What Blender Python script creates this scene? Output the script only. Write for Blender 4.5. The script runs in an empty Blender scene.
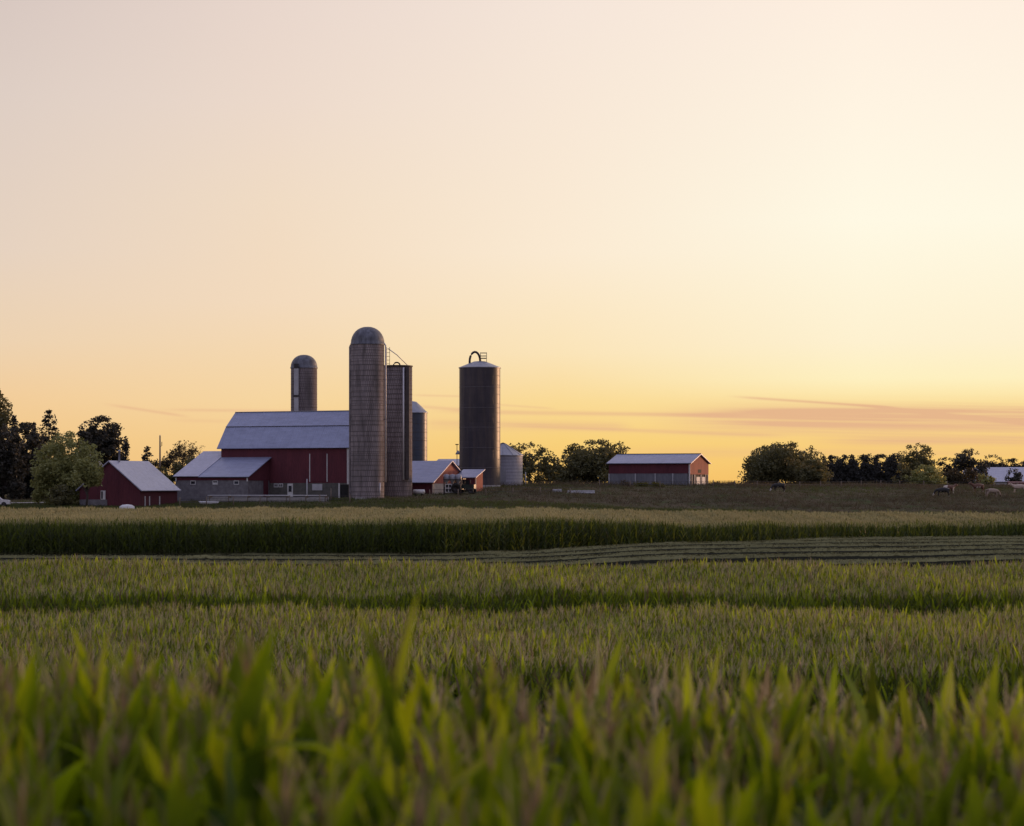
import bpy, math, random
import numpy as np
from mathutils import Vector, Matrix

random.seed(7)
rng = np.random.default_rng(7)
C = bpy.context.scene.collection
CZ = 6.0          # camera height; terrain height = CZ - G
F = 2417.8        # focal length in pixels (85 mm on 36 mm, 1024 px)
HY = 485.0        # horizon row
TH = math.radians(24)
U = Vector((math.cos(TH), -math.sin(TH), 0)); V = Vector((math.sin(TH), math.cos(TH), 0))

def lin(c):
    return tuple(((v/255)/12.92 if v/255 <= .04045 else ((v/255+.055)/1.055)**2.4) for v in c)

def wx(px, d): return (px-512)/F*d
def wz(py, d): return CZ + (HY-py)/F*d

# ------------------------------------------------------------------ terrain
near = [(0,2.2),(5,3.15),(8,3.5),(11,3.5),(14,3.56),(17,3.75),(20,4.3),(26,5.3),(35,6.6),(45,7.3),(55,7.45),(62,7.25),(66,7.15),(74,7.15),(85,7.22),
        (99,7.33),(104,7.22),(112,7.02),(120,6.85),(134,6.62)]
midL = [(160,6.25),(180,5.85),(198,5.73),(240,5.72),(280,5.48)]
def P(px, *a): return (px, near + list(a))
COLS = [
 P(-400, *midL,(300,4.6),(318,3.4),(330,2.95),(345,2.5),(380,2.2),(450,2.4),(700,2.8),(1500,3.2),(6000,5)),
 P(0,   *midL,(300,4.4),(318,3.1),(330,2.85),(345,2.4),(380,2.1),(450,2.2),(700,2.5),(1500,3),(6000,5)),
 P(140, *midL,(300,4.4),(318,3.1),(328,2.78),(342,2.3),(380,2.0),(450,2.1),(700,2.5),(1500,3),(6000,5)),
 P(260, *midL,(300,4.3),(318,3.0),(330,2.2),(345,1.95),(370,1.5),(450,1.4),(700,2.2),(1500,3),(6000,5)),
 P(367, *midL,(300,4.2),(318,2.9),(329,1.85),(345,1.5),(365,1.0),(400,.7),(500,1.0),(700,1.6),(1500,2.2),(6000,4)),
 P(440, *midL,(300,4.2),(318,2.9),(334,1.8),(345,1.3),(360,.8),(375,.45),(400,.25),(500,.6),(700,1.0),(1500,2),(6000,4)),
 P(500, (150,6.2),(170,5.75),(190,5.6),(203,5.6),(212,5.8),(250,5.7),(283,5.48),(300,4.6),(318,2.95),(336,1.95),(350,.85),(365,.25),(375,.05),(400,.0),(450,.25),(700,.8),(1500,1.5),(6000,3)),
 P(690, (150,5.9),(170,5.1),(190,4.9),(206,4.82),(222,6.4),(235,6.5),(290,5.85),(312,4.4),(335,3.1),(352,1.8),(370,.65),(385,.02),(400,-.02),(430,.1),(500,.5),(700,.8),(1500,1.5),(6000,3)),
 P(850, (150,5.5),(170,4.95),(190,4.75),(214,4.65),(236,6.6),(250,6.8),(295,6.1),(315,4.6),(340,3.3),(365,1.8),(390,.7),(410,.2),(430,.05),(460,.15),(700,.6),(1500,1.2),(6000,3)),
 P(1024,(150,5.3),(160,4.85),(180,4.7),(200,4.6),(222,4.55),(240,6.2),(255,7.1),(300,6.25),(320,4.9),(345,3.6),(370,2.2),(400,1.0),(430,.3),(450,.1),(480,.2),(700,.5),(1500,1.2),(6000,3)),
 P(1500,(150,5.3),(160,4.85),(180,4.7),(200,4.6),(222,4.55),(240,6.2),(255,7.1),(300,6.25),(320,4.9),(345,3.6),(370,2.2),(400,1.2),(430,.5),(450,.3),(480,.3),(700,.6),(1500,1.2),(6000,3)),
]
DS = np.arange(0, 6001, 1.0)
def _sm(a, s):
    k = np.exp(-0.5*(np.arange(-3*s, 3*s+1)/s)**2); k /= k.sum()
    p = np.pad(a, (3*s, 3*s), mode='edge'); return np.convolve(p, k, 'valid')
TAB = []
for px, pr in COLS:
    d, g = zip(*pr); raw = np.interp(DS, d, g)
    s1, s3 = _sm(raw, 1), _sm(raw, 3)
    w = np.clip((DS-90)/60, 0, 1); TAB.append(s1*(1-w)+s3*w)
TAB = np.array(TAB); CPX = np.array([c[0] for c in COLS], float)
def G(x, y):
    x = np.asarray(x, float); y = np.asarray(y, float)
    yc = np.clip(y, 0, 5999)
    px = np.clip(512 + F*x/np.maximum(yc, 8), -400, 1499.9)
    i = np.clip(np.searchsorted(CPX, px, 'right')-1, 0, len(CPX)-2)
    f = (px-CPX[i])/(CPX[i+1]-CPX[i]); f = f*f*(3-2*f)
    j = np.floor(yc).astype(int); q = yc-j; j2 = np.minimum(j+1, 6000)
    a = TAB[i, j]*(1-q)+TAB[i, j2]*q; b = TAB[i+1, j]*(1-q)+TAB[i+1, j2]*q
    return a*(1-f)+b*f
def H(x, y): return CZ - G(x, y)
def Hs(x, y): return float(H(x, y))

# ------------------------------------------------------------------ materials
def new_mat(name):
    m = bpy.data.materials.new(name); m.use_nodes = True
    n = m.node_tree; n.nodes.clear()
    out = n.nodes.new('ShaderNodeOutputMaterial')
    return m, n, out
def nd(n, t, **kw):
    x = n.nodes.new(t)
    for k, v in kw.items(): setattr(x, k, v)
    return x
def mth(n, op, a, b=None, c=None, clamp=False):
    x = nd(n, 'ShaderNodeMath', operation=op); x.use_clamp = clamp
    for i, v in enumerate((a, b, c)):
        if v is None: continue
        if isinstance(v, (int, float)): x.inputs[i].default_value = v
        else: n.links.new(v, x.inputs[i])
    return x.outputs[0]
def mixc(n, f, a, b, mode='MIX'):
    x = nd(n, 'ShaderNodeMix', data_type='RGBA', blend_type=mode)
    for s, v in ((x.inputs[0], f), (x.inputs[6], a), (x.inputs[7], b)):
        if isinstance(v, (int, float)): s.default_value = v
        elif isinstance(v, tuple): s.default_value = (*v, 1) if len(v) == 3 else v
        else: n.links.new(v, s)
    return x.outputs[2]
def noise(n, vec, scale, detail=4, rough=.55):
    x = nd(n, 'ShaderNodeTexNoise'); x.inputs['Scale'].default_value = scale
    x.inputs['Detail'].default_value = detail; x.inputs['Roughness'].default_value = rough
    if vec is not None: n.links.new(vec, x.inputs['Vector'])
    return x.outputs['Fac']
def mapping(n, vec, sc):
    x = nd(n, 'ShaderNodeVectorMath', operation='MULTIPLY'); n.links.new(vec, x.inputs[0]); x.inputs[1].default_value = sc
    return x.outputs[0]
def remap(n, v, a, b, c=0., d=1.):
    x = nd(n, 'ShaderNodeMapRange'); n.links.new(v, x.inputs[0])
    for i, q in enumerate((a, b, c, d)): x.inputs[i+1].default_value = q
    return x.outputs[0]
def surf(name, col, col2=None, rough=.8, scale=1.5, stretch=(1,1,1), bump=.0, metal=0., spec=.3, ribs=None, rib_axis=0, rib_dist=.02, rust=None):
    """general weathered surface: two tones mixed by noise, fine grain, optional ribs as bump"""
    m, n, out = new_mat(name)
    tc = nd(n, 'ShaderNodeTexCoord').outputs['Object']
    b = nd(n, 'ShaderNodeBsdfPrincipled')
    v = mapping(n, tc, stretch)
    n1 = noise(n, v, scale, 5, .6); n2 = noise(n, v, scale*9, 3, .6)
    col2 = col2 or tuple(c*.72 for c in col)
    f = remap(n, n1, .35, .68)
    c = mixc(n, f, col, col2)
    g = remap(n, n2, .3, .7, .86, 1.1)
    c = mixc(n, 1.0, c, g, 'MULTIPLY')
    if rust:
        n3 = noise(n, mapping(n, tc, (1.3,1.3,.35)), 1.1, 6, .7)
        c = mixc(n, remap(n, n3, .56, .72), c, rust)
    h = None
    if ribs:
        s = nd(n, 'ShaderNodeSeparateXYZ'); n.links.new(tc, s.inputs[0])
        w = mth(n, 'SINE', mth(n, 'MULTIPLY', s.outputs[rib_axis], 2*math.pi/ribs))
        h = mth(n, 'MULTIPLY', w, rib_dist)
        # narrow grime seam between sheets
        seam = mth(n, 'ABSOLUTE', mth(n, 'SINE', mth(n, 'MULTIPLY', s.outputs[rib_axis], math.pi/(ribs*4))))
        c = mixc(n, remap(n, seam, .0, .09, .55, 0.), c, tuple(q*.5 for q in col2))
    if bump or h is not None:
        bp = nd(n, 'ShaderNodeBump'); bp.inputs['Strength'].default_value = 1
        bp.inputs['Distance'].default_value = 1
        hh = mth(n, 'MULTIPLY', n2, bump)
        if h is not None: hh = mth(n, 'ADD', hh, h)
        n.links.new(hh, bp.inputs['Height']); n.links.new(bp.outputs[0], b.inputs['Normal'])
    n.links.new(c, b.inputs['Base Color'])
    b.inputs['Roughness'].default_value = rough; b.inputs['Metallic'].default_value = metal
    b.inputs['Specular IOR Level'].default_value = spec
    n.links.new(b.outputs[0], out.inputs[0])
    return m
def leafmat(name, a, b_, tr, tw=.45, rough=.55, dry=None, gam=1, tlo=.75, spec=.2):
    """foliage: tone varies per leaf island, light passes through"""
    m, n, out = new_mat(name)
    geo = nd(n, 'ShaderNodeNewGeometry')
    r = r0 = geo.outputs['Random Per Island']
    obj = nd(n, 'ShaderNodeTexCoord').outputs['Object']
    big = noise(n, obj, .09, 3, .6)
    if gam != 1: r = mth(n, 'POWER', r, gam)
    c = mixc(n, r, a, b_)
    c = mixc(n, 1.0, c, remap(n, big, .3, .7, .8, 1.2), 'MULTIPLY')
    t = mixc(n, r, tuple(q*tlo for q in tr), tr)
    if dry:
        k = remap(n, mth(n, 'FRACT', mth(n, 'MULTIPLY', r0, 17.31)), .86, .93)
        c = mixc(n, k, c, dry); t = mixc(n, k, t, tuple(q*.7 for q in dry))
    p = nd(n, 'ShaderNodeBsdfPrincipled'); n.links.new(c, p.inputs['Base Color'])
    p.inputs['Roughness'].default_value = rough; p.inputs['Specular IOR Level'].default_value = spec
    tl = nd(n, 'ShaderNodeBsdfTranslucent'); n.links.new(t, tl.inputs[0])
    mx = nd(n, 'ShaderNodeMixShader'); mx.inputs[0].default_value = tw
    n.links.new(p.outputs[0], mx.inputs[1]); n.links.new(tl.outputs[0], mx.inputs[2])
    n.links.new(mx.outputs[0], out.inputs[0])
    return m
def stavemat(name, c1, c2, mortar, bw, bh, r, rough=.85, stain=(.075,.062,.06)):
    """cylinder wrapped in staves or sheets: brick pattern in angle x height"""
    m, n, out = new_mat(name)
    tc = nd(n, 'ShaderNodeTexCoord').outputs['Object']
    s = nd(n, 'ShaderNodeSeparateXYZ'); n.links.new(tc, s.inputs[0])
    ang = mth(n, 'MULTIPLY', mth(n, 'ARCTAN2', s.outputs[1], s.outputs[0]), r)
    cv = nd(n, 'ShaderNodeCombineXYZ'); n.links.new(ang, cv.inputs[0]); n.links.new(s.outputs[2], cv.inputs[1])
    br = nd(n, 'ShaderNodeTexBrick'); n.links.new(cv.outputs[0], br.inputs['Vector'])
    br.inputs['Scale'].default_value = 1; br.inputs['Brick Width'].default_value = bw; br.inputs['Row Height'].default_value = bh
    br.inputs['Mortar Size'].default_value = .035; br.inputs['Mortar Smooth'].default_value = .4
    br.inputs['Color1'].default_value = (*c1, 1); br.inputs['Color2'].default_value = (*c2, 1); br.inputs['Mortar'].default_value = (*mortar, 1)
    v2 = mapping(n, cv.outputs[0], (1.2, .12, 1))
    st = noise(n, v2, .9, 6, .65)
    c = mixc(n, remap(n, st, .46, .68, 0, .8), br.outputs['Color'], stain)
    big = noise(n, tc, .25, 4, .6)
    c = mixc(n, 1.0, c, remap(n, big, .3, .7, .74, 1.2), 'MULTIPLY')
    b = nd(n, 'ShaderNodeBsdfPrincipled'); n.links.new(c, b.inputs['Base Color'])
    b.inputs['Roughness'].default_value = rough; b.inputs['Specular IOR Level'].default_value = .25
    bp = nd(n, 'ShaderNodeBump'); bp.inputs['Distance'].default_value = .02; bp.inputs['Strength'].default_value = .6
    n.links.new(mth(n, 'SUBTRACT', 1.0, br.outputs['Fac']), bp.inputs['Height']); n.links.new(bp.outputs[0], b.inputs['Normal'])
    n.links.new(b.outputs[0], out.inputs[0])
    return m

M = {}
M['red'] = surf('red_board', (.115,.026,.036), (.08,.018,.028), scale=.7, stretch=(1,1,.25), ribs=.28, rib_dist=.008)
M['red_warm'] = surf('red_board_sunlit_brick', (.36,.11,.075), (.27,.08,.06), scale=.9, stretch=(1,1,.3), ribs=.28, rib_axis=1, rib_dist=.008)  # red with the evening glow put into its colour; the brick-red shed shares it
M['stone'] = surf('field_stone', (.20,.185,.20), (.12,.11,.12), scale=1.6, bump=.06)
M['stone_dark'] = surf('field_stone_dark', (.12,.11,.10), (.075,.07,.065), scale=1.4, bump=.06)  # darker, slightly browner stone than the annex walls
M['roof'] = surf('steel_roof', (.25,.265,.37), (.215,.225,.32), rough=.5, scale=.25, stretch=(.3,1,1), ribs=.3, rib_dist=.012, metal=.25, spec=.5)
M['roof_bright'] = surf('steel_roof_pale', (.36,.36,.45), (.31,.31,.395), rough=.45, scale=.3, ribs=.3, rib_axis=1, rib_dist=.012, metal=.25, spec=.5)  # paler steel tone than the other roofs
M['white'] = surf('white_paint', (.62,.60,.60), (.48,.46,.46), rough=.6, scale=2)
M['cream'] = surf('cream_plaster', (.46,.40,.36), (.34,.28,.25), scale=1.5)
M['glass'] = surf('dark_glass', (.03,.032,.04), (.02,.02,.026), rough=.15, spec=.6)
M['dark'] = surf('dark_opening', (.018,.017,.018), (.012,.012,.012))
M['tinpanel'] = surf('grey_steel_cladding', (.17,.17,.195), (.12,.12,.145), rough=.55, scale=.8, stretch=(1,1,.2), ribs=.25, rib_dist=.012, metal=.2)
M['galv'] = surf('galvanised_steel', (.33,.32,.37), (.27,.26,.31), rough=.5, scale=.8, stretch=(1,1,.15), ribs=.22, rib_axis=2, rib_dist=.02, metal=.25, spec=.5)
M['galv_plain'] = surf('galvanised_sheet', (.30,.30,.34), (.22,.22,.26), rough=.5, scale=1.2, metal=.25, spec=.5)
M['dome'] = surf('dome_sheet', (.13,.13,.155), (.045,.04,.05), rough=.55, scale=1.3, stretch=(2,2,.4), metal=.25, spec=.5)
M['ring'] = surf('ring_steel', (.15,.135,.15), (.09,.08,.09), rough=.6, metal=.2)
M['hoop'] = surf('rusty_hoop', (.085,.07,.07), (.06,.05,.05), rough=.7, metal=.2)
M['steel_dark'] = surf('dark_steel', (.05,.045,.05), (.035,.03,.035), rough=.5, metal=.4)
M['pipe'] = surf('pipe_steel', (.66,.64,.66), (.55,.53,.55), rough=.45, metal=.2)
M['wood_post'] = surf('weathered_post', (.17,.13,.10), (.10,.08,.065), scale=3, stretch=(2,2,.4))
M['concrete'] = surf('concrete', (.30,.28,.27), (.2,.185,.18), scale=2, bump=.02)
M['rubber'] = surf('tyre_rubber', (.02,.02,.02), (.03,.028,.026), rough=.7)
M['machine'] = surf('machine_paint', (.035,.045,.04), (.02,.025,.024), rough=.4)
M['shingle'] = surf('grey_shingle', (.22,.215,.23), (.16,.155,.17), scale=4, bump=.02)
M['siding'] = surf('pale_siding', (.42,.41,.43), (.34,.33,.35), scale=1)
M['bark'] = surf('tree_bark', (.06,.048,.04), (.035,.028,.024), scale=4, stretch=(2,2,.5))
M['stave1'] = stavemat('stave_concrete', (.285,.235,.235), (.215,.18,.185), (.13,.105,.105), .30, .76, 2.26)
M['stave2'] = stavemat('stave_concrete_brown', (.20,.16,.155), (.155,.125,.12), (.085,.066,.064), .30, .76, 2.0, stain=(.07,.05,.05))
M['stave3'] = stavemat('stave_concrete_small', (.22,.185,.19), (.18,.15,.157), (.10,.083,.087), .3, .76, 1.9)
M['harvest'] = stavemat('enamel_steel_slate', (.050,.042,.052), (.038,.032,.041), (.035,.03,.036), 2.6, 1.4, 3.1, rough=.42, stain=(.085,.065,.06))
M['harvest2'] = stavemat('enamel_steel_blue', (.075,.09,.12), (.06,.07,.10), (.04,.045,.06), 2.0, 1.4, 2.2, rough=.4, stain=(.08,.075,.08))
M['corn'] = leafmat('corn_leaf', (.012,.028,.008), (.095,.18,.012), (.72,.95,.012), .56, gam=2.2, tlo=.04, dry=(.20,.15,.07))
M['corn_mid'] = leafmat('corn_leaf_mid', (.030,.055,.012), (.14,.19,.022), (.46,.56,.02), .48, dry=(.20,.15,.07), gam=1.2, tlo=.2)
M['corn_far'] = leafmat('corn_leaf_far', (.026,.040,.018), (.085,.11,.03), (.24,.29,.03), .38, gam=1.3, tlo=.3)
M['stalk'] = surf('corn_stalk', (.10,.115,.035), (.07,.08,.03), scale=3)
M['tassel'] = leafmat('corn_tassel', (.17,.115,.065), (.30,.215,.125), (.24,.16,.08), .35)
M['tassel_mid'] = leafmat('corn_tassel_mid', (.38,.31,.19), (.55,.46,.29), (.40,.31,.17), .3, spec=0)
M['tassel_far'] = leafmat('corn_tassel_far', (.35,.31,.16), (.46,.41,.21), (.33,.28,.12), .25, spec=0)
M['fol_dark'] = leafmat('foliage_dark', (.042,.042,.038), (.072,.066,.052), (.08,.07,.04), .25)
M['fol_mid'] = leafmat('foliage_mid', (.075,.076,.042), (.135,.125,.06), (.2,.17,.05), .3)
M['fol_light'] = leafmat('foliage_light', (.17,.18,.065), (.27,.265,.10), (.28,.26,.07), .3)
M['fol_brown'] = leafmat('foliage_brown', (.04,.034,.022), (.065,.052,.03), (.10,.07,.03), .3)
M['needle'] = leafmat('needle', (.036,.036,.036), (.055,.052,.046), (.04,.04,.025), .15)
M['grass'] = leafmat('pasture_blades', (.085,.082,.046), (.13,.115,.072), (.10,.09,.04), .3, spec=0)
M['grass_green'] = leafmat('green_blades', (.065,.082,.03), (.105,.12,.045), (.10,.12,.03), .3, spec=0)
M['weed'] = leafmat('weed_stems', (.13,.103,.066), (.085,.068,.045), (.10,.07,.05), .25, spec=0)
M['weed_yellow'] = leafmat('weed_yellow', (.12,.115,.035), (.08,.08,.03), (.12,.11,.03), .3, spec=0)
M['hay'] = leafmat('cut_hay', (.100,.098,.045), (.195,.185,.095), (.12,.11,.06), .15, spec=0)

# ------------------------------------------------------------------ mesh helpers
def setp(o, label=None, cat=None, group=None, kind=None):
    if label: o['label'] = label
    if cat: o['category'] = cat
    if group: o['group'] = group
    if kind: o['kind'] = kind
    return o
def empty(name, loc, rz=0, **kw):
    o = bpy.data.objects.new(name, None); o.empty_display_size = .5
    o.location = loc; o.rotation_euler = (0, 0, rz); C.objects.link(o)
    return setp(o, **kw)
class MB:
    def __init__(s): s.v = []; s.f = []; s.m = []; s.smooth = []
    def add(s, vs, fs, mi=0, sm=False):
        b = len(s.v); s.v += [tuple(p) for p in vs]
        for f in fs: s.f.append([b+i for i in f]); s.m.append(mi); s.smooth.append(sm)
        return s
    def box(s, x0, x1, y0, y1, z0, z1, mi=0):
        vs = [(x0,y0,z0),(x1,y0,z0),(x1,y1,z0),(x0,y1,z0),(x0,y0,z1),(x1,y0,z1),(x1,y1,z1),(x0,y1,z1)]
        return s.add(vs, [(0,3,2,1),(4,5,6,7),(0,1,5,4),(1,2,6,5),(2,3,7,6),(3,0,4,7)], mi)
    def prism_x(s, prof, x0, x1, mi=0):
        """profile [(y,z)] extruded along x"""
        n = len(prof)
        a = [(x0,y,z) for y, z in prof]; b = [(x1,y,z) for y, z in prof]
        fs = [tuple(range(n))[::-1], tuple(range(n, 2*n))]
        fs += [(i, (i+1) % n, n+(i+1) % n, n+i) for i in range(n)]
        return s.add(a+b, fs, mi)
    def sheet(s, a, b, c, d, t, mi=0):
        """thick panel: corners a,b,c,d with thickness t downwards along its normal"""
        a, b, c, d = map(Vector, (a, b, c, d)); n = (b-a).cross(d-a).normalized()
        if n.z < 0: n = -n
        q = [p-n*t for p in (a, b, c, d)]
        return s.add([a, b, c, d, *q], [(0,1,2,3),(7,6,5,4),(0,4,5,1),(1,5,6,2),(2,6,7,3),(3,7,4,0)], mi)
    def lathe(s, prof, seg=32, mi=0, sm=True, c=(0,0), a0=0., a1=2*math.pi):
        """prof [(r,z)]"""
        full = abs(a1-a0-2*math.pi) < 1e-6
        n = seg if full else seg+1; vs = []
        for r, z in prof:
            for k in range(n):
                a = a0+(a1-a0)*k/seg; vs.append((c[0]+r*math.cos(a), c[1]+r*math.sin(a), z))
        fs = []
        for j in range(len(prof)-1):
            for k in range(seg):
                k2 = (k+1) % n if full else k+1
                fs.append((j*n+k, j*n+k2, (j+1)*n+k2, (j+1)*n+k))
        return s.add(vs, fs, mi, sm)
    def tube(s, pts, rad, seg=6, mi=0, cap=True):
        pts = [Vector(p) for p in pts]; n = len(pts)
        if not hasattr(rad, '__len__'): rad = [rad]*n
        vs = []
        for i, p in enumerate(pts):
            t = (pts[min(i+1, n-1)]-pts[max(i-1, 0)]).normalized()
            ax = Vector((0,0,1)) if abs(t.z) < .9 else Vector((1,0,0))
            e = t.cross(ax).normalized(); g = t.cross(e)
            for k in range(seg):
                a = 2*math.pi*k/seg; vs.append(p+(e*math.cos(a)+g*math.sin(a))*rad[i])
        fs = [(i*seg+k, i*seg+(k+1) % seg, (i+1)*seg+(k+1) % seg, (i+1)*seg+k) for i in range(n-1) for k in range(seg)]
        if cap: fs += [tuple(range(seg))[::-1], tuple((n-1)*seg+k for k in range(seg))]
        return s.add(vs, fs, mi, True)
    def build(s, name, mats, parent=None, loc=None, rz=0, **kw):
        me = bpy.data.meshes.new(name); me.from_pydata(s.v, [], s.f)
        if not isinstance(mats, (list, tuple)): mats = [mats]
        for m in mats: me.materials.append(M[m] if isinstance(m, str) else m)
        me.polygons.foreach_set('material_index', s.m); me.polygons.foreach_set('use_smooth', s.smooth)
        me.update()
        o = bpy.data.objects.new(name, me); C.objects.link(o)
        if parent is not None: o.parent = parent
        if loc is not None: o.location = loc; o.rotation_euler = (0, 0, rz)
        return setp(o, **kw)
def npmesh(name, verts, quads, mi, mats, smooth=False):
    me = bpy.data.meshes.new(name)
    nv, nf = len(verts), len(quads)
    me.vertices.add(nv); me.vertices.foreach_set('co', np.ascontiguousarray(verts, np.float32).ravel())
    me.loops.add(nf*4); me.loops.foreach_set('vertex_index', np.ascontiguousarray(quads, np.int32).ravel())
    me.polygons.add(nf); me.polygons.foreach_set('loop_start', np.arange(0, nf*4, 4, dtype=np.int32))
    for m in mats: me.materials.append(M[m] if isinstance(m, str) else m)
    if mi is not None: me.polygons.foreach_set('material_index', np.ascontiguousarray(mi, np.int32))
    me.polygons.foreach_set('use_smooth', np.full(nf, smooth))
    me.update(calc_edges=True)
    return me
def npobj(name, me, parent=None, loc=(0,0,0), **kw):
    o = bpy.data.objects.new(name, me); C.objects.link(o); o.location = loc
    if parent is not None: o.parent = parent
    return setp(o, **kw)

# ------------------------------------------------------------------ ground
def ground_material():
    m, n, out = new_mat('ground_cover')
    tc = nd(n, 'ShaderNodeTexCoord').outputs['Object']
    s = nd(n, 'ShaderNodeSeparateXYZ'); n.links.new(tc, s.inputs[0])
    n1 = noise(n, mapping(n, tc, (1,.35,1)), .12, 6, .65); n2 = noise(n, tc, 1.3, 6, .7); n3 = noise(n, mapping(n, tc, (1,.5,1)), .35, 4, .6)
    soil = mixc(n, n2, (.045,.034,.026), (.085,.066,.05))
    past = mixc(n, remap(n, n1, .35, .65), (.075,.068,.042), (.112,.09,.06))
    past = mixc(n, remap(n, n3, .5, .7), past, (.065,.082,.034))
    past = mixc(n, 1.0, past, remap(n, n2, .3, .7, .7, 1.25), 'MULTIPLY')
    stub = mixc(n, remap(n, n2, .3, .7), (.012,.012,.009), (.030,.031,.022))
    f1 = remap(n, mth(n, 'ADD', s.outputs[1], mth(n, 'MULTIPLY', n3, 4)), 122, 124)
    c = mixc(n, f1, soil, stub)
    c = mixc(n, remap(n, s.outputs[1], 262, 266), c, past)
    b = nd(n, 'ShaderNodeBsdfPrincipled'); n.links.new(c, b.inputs['Base Color']); b.inputs['Roughness'].default_value = 1
    b.inputs['Specular IOR Level'].default_value = 0
    bp = nd(n, 'ShaderNodeBump'); bp.inputs['Distance'].default_value = .15; n.links.new(n2, bp.inputs['Height']); n.links.new(bp.outputs[0], b.inputs['Normal'])
    n.links.new(b.outputs[0], out.inputs[0])
    return m
M['ground'] = ground_material()
xs = np.concatenate([-np.geomspace(5000, 130, 22)[:-1], np.arange(-130, 130.1, 2.5), np.geomspace(130, 5000, 22)[1:]])
ys = np.concatenate([np.array([-300,-120,-50,-20,-8]), np.arange(0, 130, 2.), np.arange(130, 480, 2.5), np.geomspace(480, 6000, 40)])
X, Y = np.meshgrid(xs, ys); Z = H(X, Y)
Z = Z + np.where(Y > 290, 1, 0)*(.06*np.sin(X*.9+Y*.31)+.05*np.sin(X*.37-Y*.8))
nx, ny = len(xs), len(ys)
ii, jj = np.meshgrid(np.arange(nx-1), np.arange(ny-1)); a = (jj*nx+ii).ravel()
q = np.stack([a, a+1, a+nx+1, a+nx], 1)
npobj('ground', npmesh('ground', np.stack([X.ravel(), Y.ravel(), Z.ravel()], 1), q, None, ['ground'], True), kind='structure')

# ------------------------------------------------------------------ corn
def leaf_strip(p0, az, length, width, ang0, bend, nseg, across, r, twist=0.):
    """a blade leaving p0 at ang0 from the vertical and bending outwards; returns verts, quads"""
    d = np.array([math.cos(az), math.sin(az)]); side = np.array([-math.sin(az), math.cos(az), 0])
    p = np.array(p0, float); vs = []; ang = ang0
    prof = [.55, 1., .95, .72, .42, .05] if nseg == 5 else ([.6, 1., .7, .05] if nseg == 3 else [.8, .8, .05])
    step = length/nseg
    for k in range(nseg+1):
        w = width*prof[k]*.5
        nrm = np.array([-math.cos(ang)*d[0], -math.cos(ang)*d[1], math.sin(ang)])
        tw = twist*k/nseg; sd = side*math.cos(tw)+nrm*math.sin(tw)
        if across == 2: vs += [p-sd*w+nrm*w*.45, p.copy(), p+sd*w+nrm*w*.45]
        else: vs += [p-sd*w, p+sd*w]
        p = p+np.array([math.sin(ang)*d[0], math.sin(ang)*d[1], math.cos(ang)])*step
        ang += bend/nseg
    c = across+1; q = [(k*c+j, k*c+j+1, (k+1)*c+j+1, (k+1)*c+j) for k in range(nseg) for j in range(across)]
    return np.array(vs), np.array(q)
def corn_plant(seed, lod):
    """returns list of (part, verts, quads). lod 0 near, 1 middle, 2 upper part only"""
    r = random.Random(seed); out = []
    h = 2.0
    nl = {0: 13, 1: 10, 2: 4}[lod]; z0 = {0: .35, 1: .12, 2: 1.45}[lod]
    az = r.uniform(0, 6.28)
    for k in range(nl):
        f = k/(nl-1); z = z0+(1.93-z0)*f
        zz = (z-.35)/1.6
        L = (.85-.27*max(0, zz-.35)/.65)*r.uniform(.85, 1.15); W = ((.10 if lod == 0 else .078)+.012*(1-zz))*r.uniform(.85, 1.15)
        if lod == 2: W *= 1.15; L *= .8
        if lod == 1: W *= 1.0+.4*(1-f)
        a0 = math.radians(r.uniform(4, 20)+22*(1-zz)); bend = math.radians(r.uniform(0, 32)+85*(1-zz)*r.random())
        if lod == 0:
            a0 = math.radians(r.uniform(2, 14)+26*(1-zz)); bend = math.radians(r.uniform(-4, 22)+(r.uniform(35, 115) if zz < .82 else 0)); W *= 1.25; L *= .95 if zz < .82 else .78
        aa = az+math.pi*(k % 2)+r.uniform(-.5, .5)
        v, q_ = leaf_strip((0, 0, z), aa, L, W, a0, bend, {0: 5, 1: 3, 2: 2}[lod], 2 if lod == 0 else 1, r, r.uniform(-.7, .7) if lod else r.uniform(-.4, .4))
        out.append(('leaf', v, q_))
    if lod < 2:
        sv, sq = [], []
        for z, rr in ((-.15, .016), (1.0, .013), (2.08, .006)):
            for k in range(4): sv.append((rr*math.cos(k*math.pi/2+.4), rr*math.sin(k*math.pi/2+.4), z))
        for j in range(2):
            for k in range(4): sq.append((j*4+k, j*4+(k+1) % 4, (j+1)*4+(k+1) % 4, (j+1)*4+k))
        out.append(('stalk', np.array(sv), np.array(sq)))
    tv, tq = [], []
    nb = {0: 7, 1: 6, 2: 7}[lod]; tw = {0: .012, 1: .014, 2: .05}[lod]
    if lod == 1 and seed % 3 == 0: nb = 2
    for k in range(nb):
        a = r.uniform(0, 6.28); lean = 0 if k == 0 else r.uniform(.25, .7); L = .38 if k == 0 else r.uniform(.2, .3)
        zb = 2.05+.1*r.random()*(k > 0); ns = 3 if lod == 0 else 1
        v, q_ = leaf_strip((0, 0, zb), a, L, tw, lean, .6 if k else .1, ns, 1, r) if ns == 3 else (None, None)
        if ns == 1:
            s = np.array([-math.sin(a+1), math.cos(a+1), 0])*tw*.6; p = np.array([0, 0, zb]); e = p+np.array([math.sin(lean)*math.cos(a), math.sin(lean)*math.sin(a), math.cos(lean)])*L
            v = np.array([p-s, p+s, e+s*.6, e-s*.6]); q_ = np.array([(0,1,2,3)])
        b = sum(len(x) for x in tv); tv.append(v); tq.append(q_+b)
    out.append(('tassel', np.concatenate(tv), np.concatenate(tq)))
    return out
MI = {'leaf': 0, 'stalk': 1, 'tassel': 2}
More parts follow.
